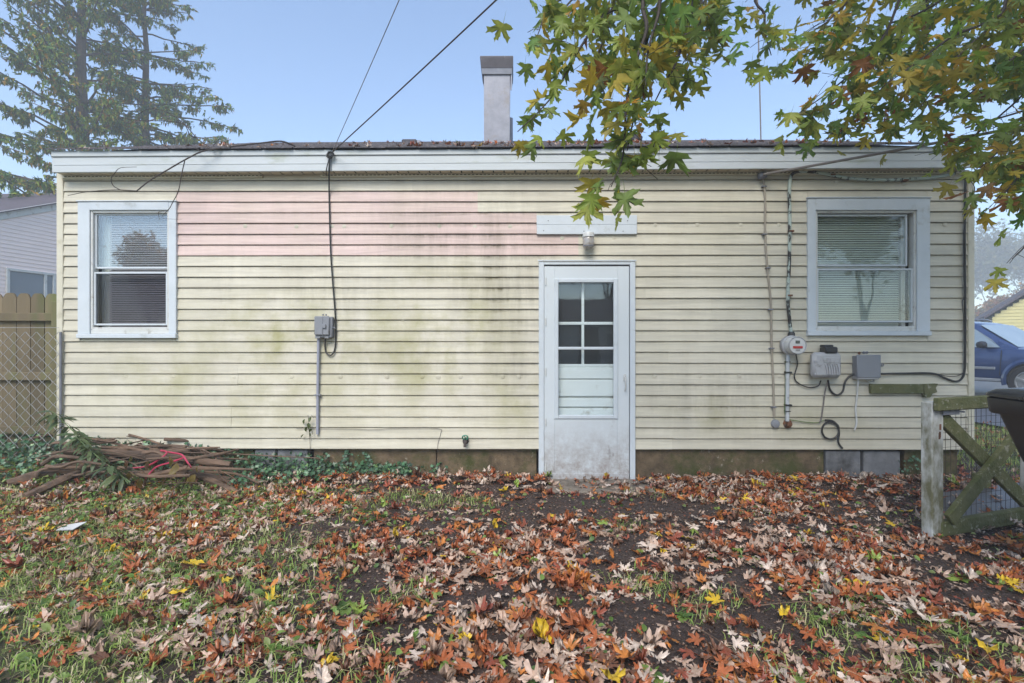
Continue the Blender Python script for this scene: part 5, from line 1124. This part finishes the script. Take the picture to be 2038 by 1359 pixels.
rbt([(368, 318, 4.56), (362, 345, 4.58), (355, 380, 4.6), (345, 400, 4.62), (334, 418, 4.64), (316, 422, 4.66), (318, 438, 4.67)], .0048, .002)
rbt([(334, 418, 4.64), (322, 433, 4.66), (345, 436, 4.67), (362, 436, 4.66)], .002, .0012)
rbt([(424, 297, 4.62), (405, 285, 4.7), (391, 274, 4.75), (370, 250, 4.8), (345, 230, 4.85), (320, 219, 4.9), (296, 217, 4.95), (270, 229, 5.0)], .0055, .002)
rbt([(391, 274, 4.75), (378, 268, 4.72), (365, 247, 4.7), (330, 241, 4.72), (270, 239, 4.75), (230, 228, 4.8), (210, 205, 4.85)], .0045, .0016)
rbt([(400, 302, 4.58), (385, 292, 4.66)], .004, .002); rbt([(424, 290, 4.66), (440, 272, 4.7)], .003, .0015)

# ------------------------------------------------------------------ brush pile by the house corner
def gp3(px, py, up=0.0):
    p = onZ(px, py, .06); return Vector((p.x, p.y, ghv(p.x, p.y) + up))
BP = 'sticks in the brush pile by the corner'
def stick(a, b, r0, r1, up=(.05, .05), bend=.05, label=None, mat='deadwood', mid=None):
    A = gp3(*a, up[0]) if len(a) == 2 else onY(*a); B = gp3(*b, up[1]) if len(b) == 2 else onY(*b); pts = [A]
    for t in (.3, .65): pts.append(A.lerp(B, t) + Vector((random.uniform(-bend, bend), random.uniform(-bend, bend) * .4, random.uniform(-.3, 1) * bend * .7)))
    pts.append(B); P = spline(pts, 5); k = len(P); m = MB(); m.tube(P, [r0 + (r1 - r0) * i / (k - 1) for i in range(k)], 8, True, .10); o = m.build('stick', mat, None, True)
    return tag(o, label or 'bare brown stick lying in the brush pile by the fence corner', 'stick', None if label else BP)
stick((15, 990), (215, 962), .03, .06, (.03, .07), .03, 'thick weathered log end lying at the near side of the brush pile')
stick((95, 955), (330, 945), .03, .05, (.08, .12), .04, 'thick grey log across the middle of the brush pile')
stick((50, 1006), (265, 950), .035, .028, (.03, .12), .03, 'long brown limb slanting from the lawn up onto the brush pile')
stick((175, 972), (470, 962), .035, .03, (.05, .04), .05, 'dark log along the bottom of the brush pile')
stick((130, 960), (460, 925, 4.45), .035, .03, (.14, .1), .03, 'reddish brown split limb on top of the brush pile')
stick((380, 960), (475, 975), .03, .02, (.05, .02), .02, 'grey lichen-covered limb end sticking out of the brush pile')
for i in range(46):
    a = (random.uniform(60, 340), random.uniform(935, 985)); dx_ = random.uniform(90, 210); b = (min(520, a[0] + dx_), a[1] - random.uniform(-12, 30))
    r_ = random.choice((.004, .006, .008, .011, .016, .02)); stick(a, b, r_, r_ * .5, (random.uniform(.04, .24), random.uniform(.04, .26)), .09)
stick((165, 872, 4.55), (300, 905, 4.6), .014, .012, label='broken dark branch leaning up against the low boards')
stick((210, 910, 4.5), (370, 890, 4.6), .018, .014, label='peeled orange-brown branch lying high on the brush pile')
stick((330, 900, 4.6), (640, 912, 4.66), .008, .004, bend=.02, label='long thin pale branch stretching along the foundation from the pile')
stick((300, 906, 4.55), (438, 890, 4.62), .014, .006, label='dark crooked branch arching over the pile to the foundation', bend=.05)
stick((398, 892, 4.6), (470, 970), .007, .005, (.1, .02), label='pale stick leaning down from the pile to the leaves')
stick((400, 912, 4.5), (480, 965), .005, .004, (.1, .02), label='thin forked stick leaning off the pile beside the pale one')
stick((325, 1015), (380, 945), .005, .006, (.02, .15), label='thin curved grey stick rising from the leaves to the pile')
ps = empty('pokeweed', gp3(300, 960), 'wilting pokeweed with magenta stems draped over the brush pile', 'plant')
for pts in ([(250, 932, 4.2), (290, 928, 4.25), (320, 912, 4.3), (332, 900, 4.35), (320, 896, 4.4)], [(320, 897, 4.4), (345, 901, 4.35), (362, 905, 4.3), (372, 918, 4.25), (380, 930, 4.2)], [(290, 952, 4.1), (310, 930, 4.2), (340, 920, 4.25), (368, 910, 4.3)]):
    P = spline([onY(*q) for q in pts], 5); m = MB(); m.tube(P, .007, 6); m.build('stem', 'red_stem', ps, True)
def blade_leaf(L, W, droop, seg=4):
    V = [(0, 0, 0)]; T = []
    for i in range(1, seg): t = i / seg; w_ = W * math.sin(math.pi * t) ** .8; z = -droop * L * t * t; V += [(-w_, L * t, z + W * .3), (0, L * t, z), (w_, L * t, z + W * .3)]
    V.append((0, L, -droop * L)); V = np.array(V)
    T += [(0, 2, 1), (0, 3, 2)]
    for i in range(seg - 2): a = 1 + 3 * i; T += [(a, a + 1, a + 4), (a, a + 4, a + 3), (a + 1, a + 2, a + 5), (a + 1, a + 5, a + 4)]
    a = len(V) - 4; T += [(a, a + 1, len(V) - 1), (a + 1, a + 2, len(V) - 1)]
    return V, np.array(T), np.concatenate([[.8], np.tile([1.0, .85, 1.0], seg - 1), [1.0]])
BL = [blade_leaf(1, .13, .35), blade_leaf(1, .10, .7), blade_leaf(1, .30, .3), blade_leaf(1, .34, .6)]
def leafset(name, parent, pos, dirs_az, pitch, size, cols, which, mat='leaf_green'):
    n = len(pos); Rm = euler_mats(np.asarray(pitch), rng.normal(0, .25, n), np.asarray(dirs_az)); V, T, C = scatter(BL, np.asarray(which), np.asarray(pos, float), Rm, np.asarray(size, float), np.asarray(cols, float)); return newobj(name, np_mesh(name, V, T, C, mat), parent)
P = []
for i in range(26): q = (random.uniform(245, 395), random.uniform(905, 955), random.uniform(4.05, 4.3)); P.append(tuple(onY(*q)))
o = leafset('wilted_leaves', ps, P, rng.uniform(0, 6.28, 26), rng.uniform(-1.6, -1.1, 26), rng.uniform(.05, .10, 26), np.array([(.16, .13, .03), (.12, .06, .03), (.22, .16, .04)])[rng.integers(0, 3, 26)], rng.integers(2, 4, 26)); tag(o, kind='stuff')
# goldenrod at the corner
gr = empty('goldenrod', gp3(240, 965), 'tall green goldenrod leaning against the house corner by the fence', 'plant')
for pts, nl in (([(245, 955, 4.15), (205, 915, 4.25), (160, 872, 4.35), (125, 838, 4.42), (103, 818, 4.45)], 70), ([(260, 960, 4.05), (225, 935, 4.1), (190, 905, 4.2), (150, 868, 4.3)], 40), ([(255, 962, 4.05), (240, 945, 4.05), (215, 925, 4.05)], 22)):
    P = spline([onY(*q) for q in pts], 8); m = MB(); m.tube(P, [.006 * (1 - .6 * i / len(P)) for i in range(len(P))], 6); m.build('stem', 'green_stem', gr, True); k = len(P)
    idx = (rng.uniform(.15, 1, nl) ** .7 * (k - 1)).astype(int); pos = [tuple(P[i]) for i in idx]
    o = leafset('leaves', gr, pos, rng.uniform(0, 6.28, nl), rng.uniform(-.6, .5, nl), rng.uniform(.09, .17, nl), np.array([(.11, .17, .07), (.16, .22, .09), (.09, .14, .07)])[rng.integers(0, 3, nl)], rng.integers(0, 2, nl)); tag(o, kind='stuff')
# vine on the wall, left of the conduit
vn = empty('wall_vine', onY(617, 900, YW - .02), 'little green vine climbing the boards beside the pipe', 'vine')
P = spline([onY(617, 905, YW - .03), onY(617, 880, YW - .03), onY(615, 855, YW - .035), onY(613, 826, YW - .04)], 6); m = MB(); m.tube(P, .002, 5); m.build('stem', 'bark_dark', vn)
for i in range(11):
    px = 612 + random.uniform(-9, 9); py = 826 + i * 3.8; p = onY(px, py, YW - .05)
    o = leafset('leaf', vn, [tuple(p)], [random.uniform(0, 6.28)], [random.uniform(-1.2, -.6)], [random.uniform(.035, .06)], [(.09, .13, .04)], [2])

# ------------------------------------------------------------------ ivy along the foundation
def ivy_tmp(seed):
    r = np.random.default_rng(seed); out = [(0, 1), (.18, .62), (.55, .55), (.38, .25), (.42, -.05), (0, .06), (-.42, -.05), (-.38, .25), (-.55, .55), (-.18, .62)]
    V = np.array([(0, .36, -.06)] + [(x * r.uniform(.9, 1.1), y, r.normal(0, .05)) for x, y in out]); n = len(out); return V, np.array([(0, 1 + (i + 1) % n, 1 + i) for i in range(n)]), np.concatenate([[1.6], r.uniform(.85, 1.1, n)])
IV = [ivy_tmp(i) for i in range(4)]
n = 5200; ipx = rng.uniform(-420, 880, n); f = rng.random(n)
dens = np.where(ipx < 130, 1.0, np.where(ipx < 520, .75, np.where(ipx < 640, .8, np.where(ipx < 810, .55, .10)))); keep = rng.random(n) < dens; ipx = ipx[keep]; f = f[keep]; n = len(ipx)
X = np.array([WX(p, 930, 4.6) for p in ipx]); dep = np.where(ipx < 130, .75, np.where(ipx < 520, .45, np.where(ipx < 640, .28, .16))); Yv = YW + .02 - dep * rng.uniform(0, 1, n) ** 1.3 + np.where(X < HX0, .12, 0)
hgt = np.where(ipx < 130, .20, np.where(ipx < 640, .20, .12)); Zv = gh(X, Yv) + hgt * rng.uniform(.05, 1, n) * (1 - (YW - Yv) / (dep + .25))
pos = np.column_stack([X, Yv, Zv]); cols = np.array([(.040, .100, .045), (.065, .14, .07), (.026, .062, .032), (.12, .21, .08)])[rng.choice(4, n, p=[.4, .3, .22, .08])] * rng.uniform(.7, 1.4, (n, 1))
V, T, C = scatter(IV, rng.integers(0, 4, n), pos, euler_mats(rng.normal(.75, .45, n), rng.normal(0, .4, n), rng.normal(0, 1.0, n)), rng.uniform(.022, .048, n), cols)
tag(newobj('ivy', np_mesh('ivy', V, T, C, 'ivy')), 'dark green ivy creeping along the foundation and fence foot', 'ivy', kind='stuff')
for cx, cy0, cy1, nl, lab in ((690, 897, 930, 22, 'leafy ivy strand climbing the foundation beyond the pipe'), (728, 900, 935, 16, 'thin ivy strand hanging on the foundation below the boards'), (515, 900, 940, 26, 'ivy strand over the grey slab in the foundation'), (640, 905, 940, 20, 'ivy strand on the foundation edge below the pipe'), (875, 932, 950, 20, 'small ivy clump at the foundation foot nearest the tap'), (1800, 915, 960, 16, 'ivy sprig on the foundation behind the gate post'), (1825, 905, 935, 12, 'pale ivy sprig on the foundation pier behind the gate')):
    iv = empty('ivy_strand', onY(cx, cy1, YF - .03), lab, 'ivy'); px = cx + rng.normal(0, 9, nl); py = rng.uniform(cy0, cy1, nl); pos = np.array([tuple(onY(a, c, YF - .035)) for a, c in zip(px, py)])
    V, T, C = scatter(IV, rng.integers(0, 4, nl), pos, euler_mats(rng.normal(1.1, .3, nl), rng.normal(0, .3, nl), rng.normal(0, .6, nl)), rng.uniform(.02, .04, nl), np.tile([(.045, .10, .055)], (nl, 1)) * rng.uniform(.7, 1.5, (nl, 1)))
    tag(newobj('leaves', np_mesh('leaves', V, T, C, 'ivy'), iv), kind='stuff')
    m = MB(); m.tube([onY(cx + 4, cy1 + 4, YF - .02), onY(cx - 3, (cy0 + cy1) / 2, YF - .025), onY(cx + 2, cy0, YF - .02)], .002, 4); m.build('stem', 'bark_dark', iv)

# ------------------------------------------------------------------ grass, weeds
def in_view(x, y, pad=60):
    q = np.column_stack([x, y]); d = q @ np.array([FWD.x, FWD.y]); s = q @ np.array([RGT.x, RGT.y]); return (d > .3) & (np.abs(s / np.maximum(d, .3) * F) < 1019 + pad)
_p2 = rng.uniform(0, 6.28, (14, 2)); _f2 = rng.uniform(1.2, 9, (14, 2)); _a2 = rng.uniform(0, 3.14, 14)
def patch(x, y):
    n = 0
    for i in range(14): u = x * math.cos(_a2[i]) + y * math.sin(_a2[i]); n = n + np.sin(u * _f2[i, 0] + _p2[i, 0]) / (1 + .25 * _f2[i, 0])
    return n / 3.0
n = 190000; gx2 = rng.uniform(-5.6, 4.6, n); gy2 = rng.uniform(1.45, 4.7, n)
lefty = sm(-.3, -2.0, gx2 + .30 * (gy2 - 2.0)) * (1 - .55 * sm(3.6, 4.4, gy2)); front = .5 * sm(2.35, 1.95, gy2) * (patch(gx2 * 1.3 + 4, gy2) > .12)
spots_ = .55 * (patch(gx2 * 1.7 + 2, gy2 * 1.7) > .52)
pr = np.clip(np.maximum(np.maximum(lefty * (.35 + .65 * (patch(gx2, gy2) > -.15)), front), spots_ * (1 - .8 * sm(.2, 1.2, gx2) * sm(2.4, 3.2, gy2))), 0, 1); keep = (rng.random(n) < pr * .56) & in_view(gx2, gy2, 250); gx2, gy2 = gx2[keep], gy2[keep]; n = len(gx2)
az = rng.uniform(0, 6.28, n); ln = rng.uniform(.025, .085, n); bend = rng.uniform(.6, 2.0, n); z = gh(gx2, gy2); wd_ = rng.uniform(.0014, .0030, n)
dv = np.column_stack([np.cos(az), np.sin(az), np.zeros(n)]); sv_ = np.column_stack([-np.sin(az), np.cos(az), np.zeros(n)]); b0 = np.column_stack([gx2, gy2, z - .004])
mid = b0 + dv * (ln * .25 * bend)[:, None] + np.array([0, 0, 1]) * (ln * .6)[:, None]; tip = b0 + dv * (ln * .8 * bend)[:, None] + np.array([0, 0, 1]) * (ln * (.95 - .45 * (bend - .3)))[:, None]
V = np.stack([b0 - sv_ * wd_[:, None], b0 + sv_ * wd_[:, None], mid + sv_ * wd_[:, None] * .8, mid - sv_ * wd_[:, None] * .8, tip], 1).reshape(-1, 3); bi = (np.arange(n) * 5)[:, None, None]
T = (np.array([[0, 1, 2], [0, 2, 3], [3, 2, 4]])[None] + bi).reshape(-1, 3)
gc = np.array([(.26, .38, .08), (.38, .45, .14), (.52, .47, .24), (.18, .28, .07), (.60, .52, .32)])[rng.choice(5, n, p=[.34, .27, .15, .16, .08])] * rng.uniform(.75, 1.3, (n, 1))
tag(newobj('grass', np_mesh('grass', V, T, np.repeat(gc, 5, 0), 'grass')), 'thin uneven grass growing among the fallen leaves', 'grass', kind='stuff')
# lawn beyond the gate
n = 26000; lx_ = rng.uniform(4.6, 9.5, n); ly_ = rng.uniform(4.7, 14, n); keep = in_view(lx_, ly_, 300) & (lx_ < 7.25); lx_, ly_ = lx_[keep], ly_[keep]; n = len(lx_); az = rng.uniform(0, 6.28, n); ln = rng.uniform(.05, .12, n)
b0 = np.column_stack([lx_, ly_, gh(lx_, ly_)]); sv_ = np.column_stack([-np.sin(az), np.cos(az), np.zeros(n)]) * .005; tip = b0 + np.column_stack([np.cos(az) * ln * .5, np.sin(az) * ln * .5, ln * .8])
V = np.stack([b0 - sv_, b0 + sv_, tip], 1).reshape(-1, 3); gc = np.array([(.22, .34, .07), (.34, .40, .12), (.40, .36, .15)])[rng.integers(0, 3, n)] * rng.uniform(.75, 1.3, (n, 1))
tag(newobj('lawn_grass', np_mesh('lawn_grass', V, np.arange(3 * n).reshape(-1, 3), np.repeat(gc, 3, 0), 'grass')), 'green lawn strip beyond the gate beside the driveway', 'grass', kind='stuff')
# low clover-like ground cover (small rounded leaves)
def round_tmp():
    a = np.linspace(0, 6.283, 7)[:-1]; V = np.array([(0, .5, -.05)] + [(.5 * math.cos(t), .5 + .5 * math.sin(t), .04 * math.cos(2 * t)) for t in a]); return V, np.array([(0, 1 + i, 1 + (i + 1) % 6) for i in range(6)]), np.concatenate([[1.15], np.ones(6)])
RT = [round_tmp()]
n = 60000; cx_ = rng.uniform(-5.6, 4.6, n); cy_ = rng.uniform(1.5, 4.7, n); pc = patch(cx_ * 1.4 - 3, cy_ * 1.6 + 1)
pr = np.where(pc > .12, 1, .12) * (.9 * sm(.2, -2.2, cx_ + .2 * cy_) + .10 + .9 * np.exp(-(((cx_ + 2.0) / 1.0) ** 2 + ((cy_ - 3.95) / .35) ** 2))) * (1 - .85 * np.exp(-(((cx_ - 1.2) / 1.0) ** 2 + ((cy_ - 3.7) / .6) ** 2))); keep = (rng.random(n) < pr * .55) & in_view(cx_, cy_, 200); cx_, cy_ = cx_[keep], cy_[keep]; n = len(cx_)
pos = np.column_stack([cx_, cy_, gh(cx_, cy_) + rng.uniform(.008, .045, n)]); cc = np.array([(.17, .31, .06), (.24, .38, .09), (.10, .19, .05), (.34, .42, .14)])[rng.integers(0, 4, n)] * rng.uniform(.7, 1.3, (n, 1))
V, T, C = scatter(BL, rng.integers(2, 4, n), pos, euler_mats(rng.normal(.2, .5, n), rng.normal(0, .4, n), rng.uniform(0, 6.28, n)), rng.uniform(.016, .046, n), cc)
tag(newobj('ground_cover', np_mesh('ground_cover', V, T, C, 'leaf_green')), 'low bright green clover and chickweed between the fallen leaves', 'ground cover', kind='stuff')
# rosette weeds, each a plant of its own
wm = []
for k in range(5):
    nl = 14 + 2 * k; Rm = euler_mats(rng.uniform(-.1, .75, nl), rng.normal(0, .2, nl), rng.uniform(0, 6.28, nl)); cc = np.array([(.18, .32, .06), (.12, .23, .06), (.25, .38, .09)])[rng.integers(0, 3, nl)]
    V, T, C = scatter(BL, rng.integers(1, 4, nl), np.zeros((nl, 3)), Rm, rng.uniform(.03, .075, nl), cc); wm.append(np_mesh('weed_plant', V, T, C, 'leaf_green'))
wsp = [(630, 985), (480, 1010), (520, 965), (400, 985), (330, 1000), (300, 985), (170, 1010), (130, 1030), (90, 985), (250, 1035), (330, 1075), (440, 1045), (560, 1000), (610, 1010), (690, 985), (740, 1015), (845, 975), (1210, 1042), (1030, 1085), (200, 1150), (100, 1180), (60, 1120), (300, 1120), (345, 1100), (420, 1130), (240, 1200), (150, 1250), (60, 1290), (330, 1260), (520, 1190), (560, 1270), (640, 1250), (900, 1290), (1000, 1310), (1060, 1330), (1100, 1250), (1480, 1075), (1640, 1210), (1720, 1240), (1780, 1250), (1735, 1170), (1545, 1130), (1910, 1240), (1980, 1250), (1770, 1070), (1420, 1090), (1360, 1200), (1300, 1310), (690, 1180), (750, 1150), (980, 1130), (1930, 1320), (1580, 1330)]
for i, (px, py) in enumerate(wsp):
    p = gp3(px, py); o = newobj('weed_plant', wm[i % 5]); o.location = p; o.rotation_euler = (0, 0, random.uniform(0, 6.28)); s = random.uniform(.7, 1.2) * (1.15 if px < 700 else .8); o.scale = (s,) * 3
    tag(o, 'small green rosette weed growing through the leaf litter', 'weed', 'rosette weeds in the leaf litter')
sp_ = empty('sapling', gp3(742, 1020), 'green broad-leaved sapling alone in the bare soil', 'plant')
m = MB(); a = gp3(738, 1025); m.tube(spline([a, a + Vector((.02, 0, .06)), a + Vector((-.03, .02, .16)), a + Vector((-.05, .03, .22))], 4), .004, 6); m.build('stem', 'bark_dark', sp_)
for i, (dx_, dz_) in enumerate(((0, .05), (.03, .09), (.05, .03), (-.03, .04), (.02, .02), (.06, .06))): leafset('leaf', sp_, [tuple(a + Vector((dx_, -.01, dz_)))], [random.uniform(0, 6.28)], [random.uniform(-.9, .2)], [random.uniform(.07, .11)], [(.11, .20, .04)], [2])

# ------------------------------------------------------------------ fallen leaves
lcols = [('tan', (.52, .365, .275)), ('pale', (.64, .52, .43)), ('rust', (.42, .125, .045)), ('brown', (.17, .075, .045)), ('orange', (.55, .20, .045)), ('yellow', (.72, .48, .03)), ('reddish', (.27, .065, .035)), ('green', (.24, .34, .06))]
lw = np.array([.28, .13, .25, .15, .07, .016, .09, .010])
n = 30000; fx_ = rng.uniform(-6.0, 4.9, n); fy_ = rng.uniform(1.3, 4.74, n)
bare = [(1370, 1040, 150, 38), (1200, 1120, 70, 60), (1230, 1010, 160, 30), (640, 1060, 110, 26), (700, 1180, 60, 40), (800, 1260, 90, 30), (1250, 1240, 110, 40), (1960, 1190, 110, 45), (1380, 1330, 80, 25), (840, 1000, 60, 14), (1120, 1010, 90, 20), (1600, 1050, 120, 20), (180, 1105, 70, 14), (420, 1240, 80, 16)]
D_ = .22 + .78 * sm(-.35, .35, patch(fx_ * .9 + 7, fy_ * 1.1 + 3)); 
for px, py, rx, ry in bare:
    c = onZ(px, py, 0); e = onZ(px + rx, py, 0); g2 = onZ(px, py - ry, 0); D_ = D_ * (1 - .84 * np.exp(-(((fx_ - c.x) / (e.x - c.x)) ** 2 + ((fy_ - c.y) / (g2.y - c.y)) ** 2)))
D_ = D_ * (1 - .22 * sm(-1.0, -2.8, fx_)); D_ = np.maximum(D_, .9 * sm(4.45, 4.65, fy_) * (np.abs(fx_ - .7) > .5)); D_ = np.where((np.abs(fx_ - .75) < .42) & (fy_ > 4.35), .25, D_)
keep = (rng.random(n) < D_) & in_view(fx_, fy_, 220); fx_, fy_ = fx_[keep], fy_[keep]; n = len(fx_)
hero = [(1078, 1258, 5, .125), (930, 1133, 0, .15), (1560, 1218, 5, .105), (1965, 1283, 5, .105), (968, 952, 1, .12), (1290, 1080, 1, .14), (1245, 1300, 4, .12), (1425, 1185, 5, .10), (1740, 1105, 7, .10), (1200, 1040, 7, .09), (600, 978, 5, .12), (985, 1045, 5, .09), (1985, 1340, 4, .10), (1930, 1145, 1, .13), (640, 1340, 1, .13), (560, 1395, 1, .12), (1140, 1240, 2, .13), (1480, 985, 5, .11), (1640, 1005, 5, .09), (1775, 1038, 5, .09), (1220, 1345, 5, .12)]
hp_ = np.array([tuple(gp3(h_[0], h_[1])) for h_ in hero]); fx_ = np.concatenate([hp_[:, 0], fx_]); fy_ = np.concatenate([hp_[:, 1], fy_]); n = len(fx_); nh_ = len(hero)
ci = rng.choice(8, n, p=lw / lw.sum()); ci[:nh_] = [h_[2] for h_ in hero]; sz = np.clip(rng.normal(.056, .019, n), .02, .11); sz[:nh_] = [h_[3] * .8 for h_ in hero]
pz = gh(fx_, fy_) + rng.uniform(.004, .030, n) + .02 * sm(4.4, 4.7, fy_); pz[:nh_] += .02
tx = rng.normal(0, .20, n); ty = rng.normal(0, .20, n); tx[:nh_] = rng.normal(.3, .15, nh_); ty[:nh_] *= .4; aza = rng.uniform(0, 6.28, n); wt = rng.integers(0, 12, n); flip = rng.random(n) < .4
base_c = np.array([c_ for _, c_ in lcols]); cl = base_c[ci] * rng.uniform(.65, 1.3, (n, 1))
d_ = fx_ * FWD.x + fy_ * FWD.y; s_ = (fx_ * RGT.x + fy_ * RGT.y) / d_ * F; vis = (np.abs(s_) < 1010) & (679.5 + 1.31 / d_ * F < 1352)
score = np.where(vis, sz / d_, 0); score[:nh_] = 9; order = np.argsort(-score); ind = order[:295]; rest = order[295:]
LAB = {'tan': 'dry tan fallen maple leaf lying on the yard', 'pale': 'pale greyish fallen maple leaf showing its underside on the yard', 'rust': 'rust-coloured fallen maple leaf lying on the yard', 'brown': 'dark brown fallen maple leaf lying on the yard', 'orange': 'bright orange fallen maple leaf lying on the yard', 'yellow': 'bright yellow fallen maple leaf lying on the yard', 'reddish': 'dark red-brown fallen maple leaf lying on the yard', 'green': 'still green fallen maple leaf lying on the yard'}
lc_ = {}
for i in ind:
    key = (int(wt[i]), int(ci[i]))
    if key not in lc_: tv, tt, tc = GROUND_LEAVES[key[0]]; lc_[key] = np_mesh('fallen_leaf', tv, tt, base_c[key[1]][None] * tc[:, None] * random.uniform(.85, 1.15), 'leaf_dead')
    o = bpy.data.objects.new('fallen_leaf', lc_[key]); COL.objects.link(o); o.location = (fx_[i], fy_[i], pz[i] + .012); o.rotation_euler = (tx[i] * .7, ty[i] * .7, aza[i]); o.scale = (sz[i],) * 3
    nm_ = lcols[ci[i]][0]; tag(o, LAB[nm_], 'leaf', nm_ + ' fallen leaves on the yard')
Rm = euler_mats(tx[rest] + np.where(flip[rest], math.pi, 0), ty[rest], aza[rest]); V, T, C = scatter(GROUND_LEAVES, wt[rest], np.column_stack([fx_, fy_, pz])[rest], Rm, sz[rest], cl[rest])
tag(newobj('leaf_litter', np_mesh('leaf_litter', V, T, C, 'leaf_dead')), 'thick litter of small fallen maple leaves over the yard', 'leaf litter', kind='stuff')
# crumbs of broken leaf and bark
n = 46000; qx = rng.uniform(-5, 4.6, n); qy = rng.uniform(1.4, 4.7, n); keep = in_view(qx, qy, 60); qx, qy = qx[keep], qy[keep]; n = len(qx)
tri = [(np.array([(-.5, -.3, 0), (.5, -.2, .1), (.1, .5, .15), (-.4, .3, 0)]), np.array([(0, 1, 2), (0, 2, 3)]), np.ones(4))]
V, T, C = scatter(tri, np.zeros(n, int), np.column_stack([qx, qy, gh(qx, qy) + .004]), euler_mats(rng.normal(0, .3, n), rng.normal(0, .3, n), rng.uniform(0, 6.28, n)), rng.uniform(.004, .020, n), np.array([(.20, .12, .08), (.03, .018, .012), (.36, .26, .20), (.18, .06, .03)])[rng.integers(0, 4, n)] * rng.uniform(.7, 1.3, (n, 1)))
tag(newobj('leaf_crumbs', np_mesh('leaf_crumbs', V, T, C, 'leaf_dead')), 'crumbs of broken leaf and bark on the soil', 'leaf litter', kind='stuff')
# leaves on the roof and path
n = 190; qx = rng.uniform(-4.2, 4.3, n); qy = EY + (RY - EY) * rng.random(n) ** 1.6; qx[:70] = rng.normal(.3, .7, 70); qz = rz(qy) + .014 + tilt(qx)
V, T, C = scatter(GROUND_LEAVES, rng.integers(0, 12, n), np.column_stack([qx, qy, qz]), euler_mats(ra + rng.normal(0, .12, n), rng.normal(0, .12, n), rng.uniform(0, 6.28, n)), rng.uniform(.04, .07, n), base_c[rng.choice(8, n, p=lw / lw.sum())] * rng.uniform(.7, 1.3, (n, 1)))
tag(newobj('roof_leaves', np_mesh('roof_leaves', V, T, C, 'leaf_dead')), 'fallen leaves scattered over the grey shingles', 'leaf litter', kind='stuff')
n = 900; qx = rng.uniform(3.0, 9, n); qy = rng.uniform(3.4, 8.5, n); V, T, C = scatter(GROUND_LEAVES, rng.integers(0, 12, n), np.column_stack([qx, qy, np.maximum(gh(qx, qy), np.where(qy < 4.7, .045, 0)) + .012]), euler_mats(rng.normal(0, .3, n), rng.normal(0, .3, n), rng.uniform(0, 6.28, n)), rng.uniform(.05, .09, n), base_c[rng.choice(8, n, p=lw / lw.sum())])
sel = ~((V[:, 0] < 4.36) & (V[:, 1] > 4.75)); tag(newobj('path_leaves', np_mesh('path_leaves', V, T[sel[T].all(1)], C, 'leaf_dead')), 'fallen leaves on the path and lawn beyond the gate', 'leaf litter', kind='stuff')
# twigs on the ground
for i, (a, b_, r_) in enumerate((((225, 1312), (285, 1275), .010), ((375, 1275), (450, 1282), .006), ((6, 1240), (30, 1250), .004), ((5, 1180), (80, 1187), .004), ((655, 1042), (700, 1040), .008), ((520, 1160), (590, 1040), .004), ((1360, 1215), (1480, 1290), .003), ((880, 1230), (900, 1200), .006), ((1195, 1255), (1260, 1278), .004), ((700, 1010), (790, 1040), .004), ((1500, 1190), (1660, 1185), .003), ((650, 1280), (700, 1255), .008), ((1820, 1080), (1900, 1110), .004), ((1690, 1130), (1700, 1150), .006), ((60, 1090), (100, 1130), .004))):
    A, B = gp3(*a, .02), gp3(*b_, .02); P = spline([A, A.lerp(B, .5) + Vector((random.uniform(-.02, .02), random.uniform(-.02, .02), .01)), B], 4); m = MB(); m.tube(P, [r_ * (1 - .4 * k / len(P)) for k in range(len(P))], 6, True, .1)
    tag(m.build('ground_twig', 'deadwood', None, True), 'broken brown twig lying flat among the fallen leaves', 'twig', 'twigs among the fallen leaves')

m = MB(); a = gp3(140, 1058, .03); m.add([a + Vector(v) for v in ((-.07, -.03, 0), (.06, -.05, .012), (.085, .03, .035), (.01, .055, .02), (-.06, .04, .01), (-.07, -.03, .004), (.06, -.05, .016), (.085, .03, .039), (.01, .055, .024), (-.06, .04, .014))], [(4, 3, 2, 1, 0), (5, 6, 7, 8, 9)]); tag(m.build('paper_scrap', 'white_plastic'), 'crumpled scrap of white paper lying in the grass', 'litter')
# ------------------------------------------------------------------ mist
hz = NT('mist'); pv = hz.n('ShaderNodeVolumePrincipled'); pv.inputs['Color'].default_value = (.93, .95, .97, 1); pv.inputs['Density'].default_value = .0060; pv.inputs['Anisotropy'].default_value = .2
hz.t.links.new(pv.outputs[0], hz.out.inputs['Volume']); MT['mist'] = hz.m
m = MB(); m.box(-120, 150, -60, 150, -2, 27); tag(m.build('haze', 'mist'), 'thin pale mist in the air', 'haze', kind='stuff')
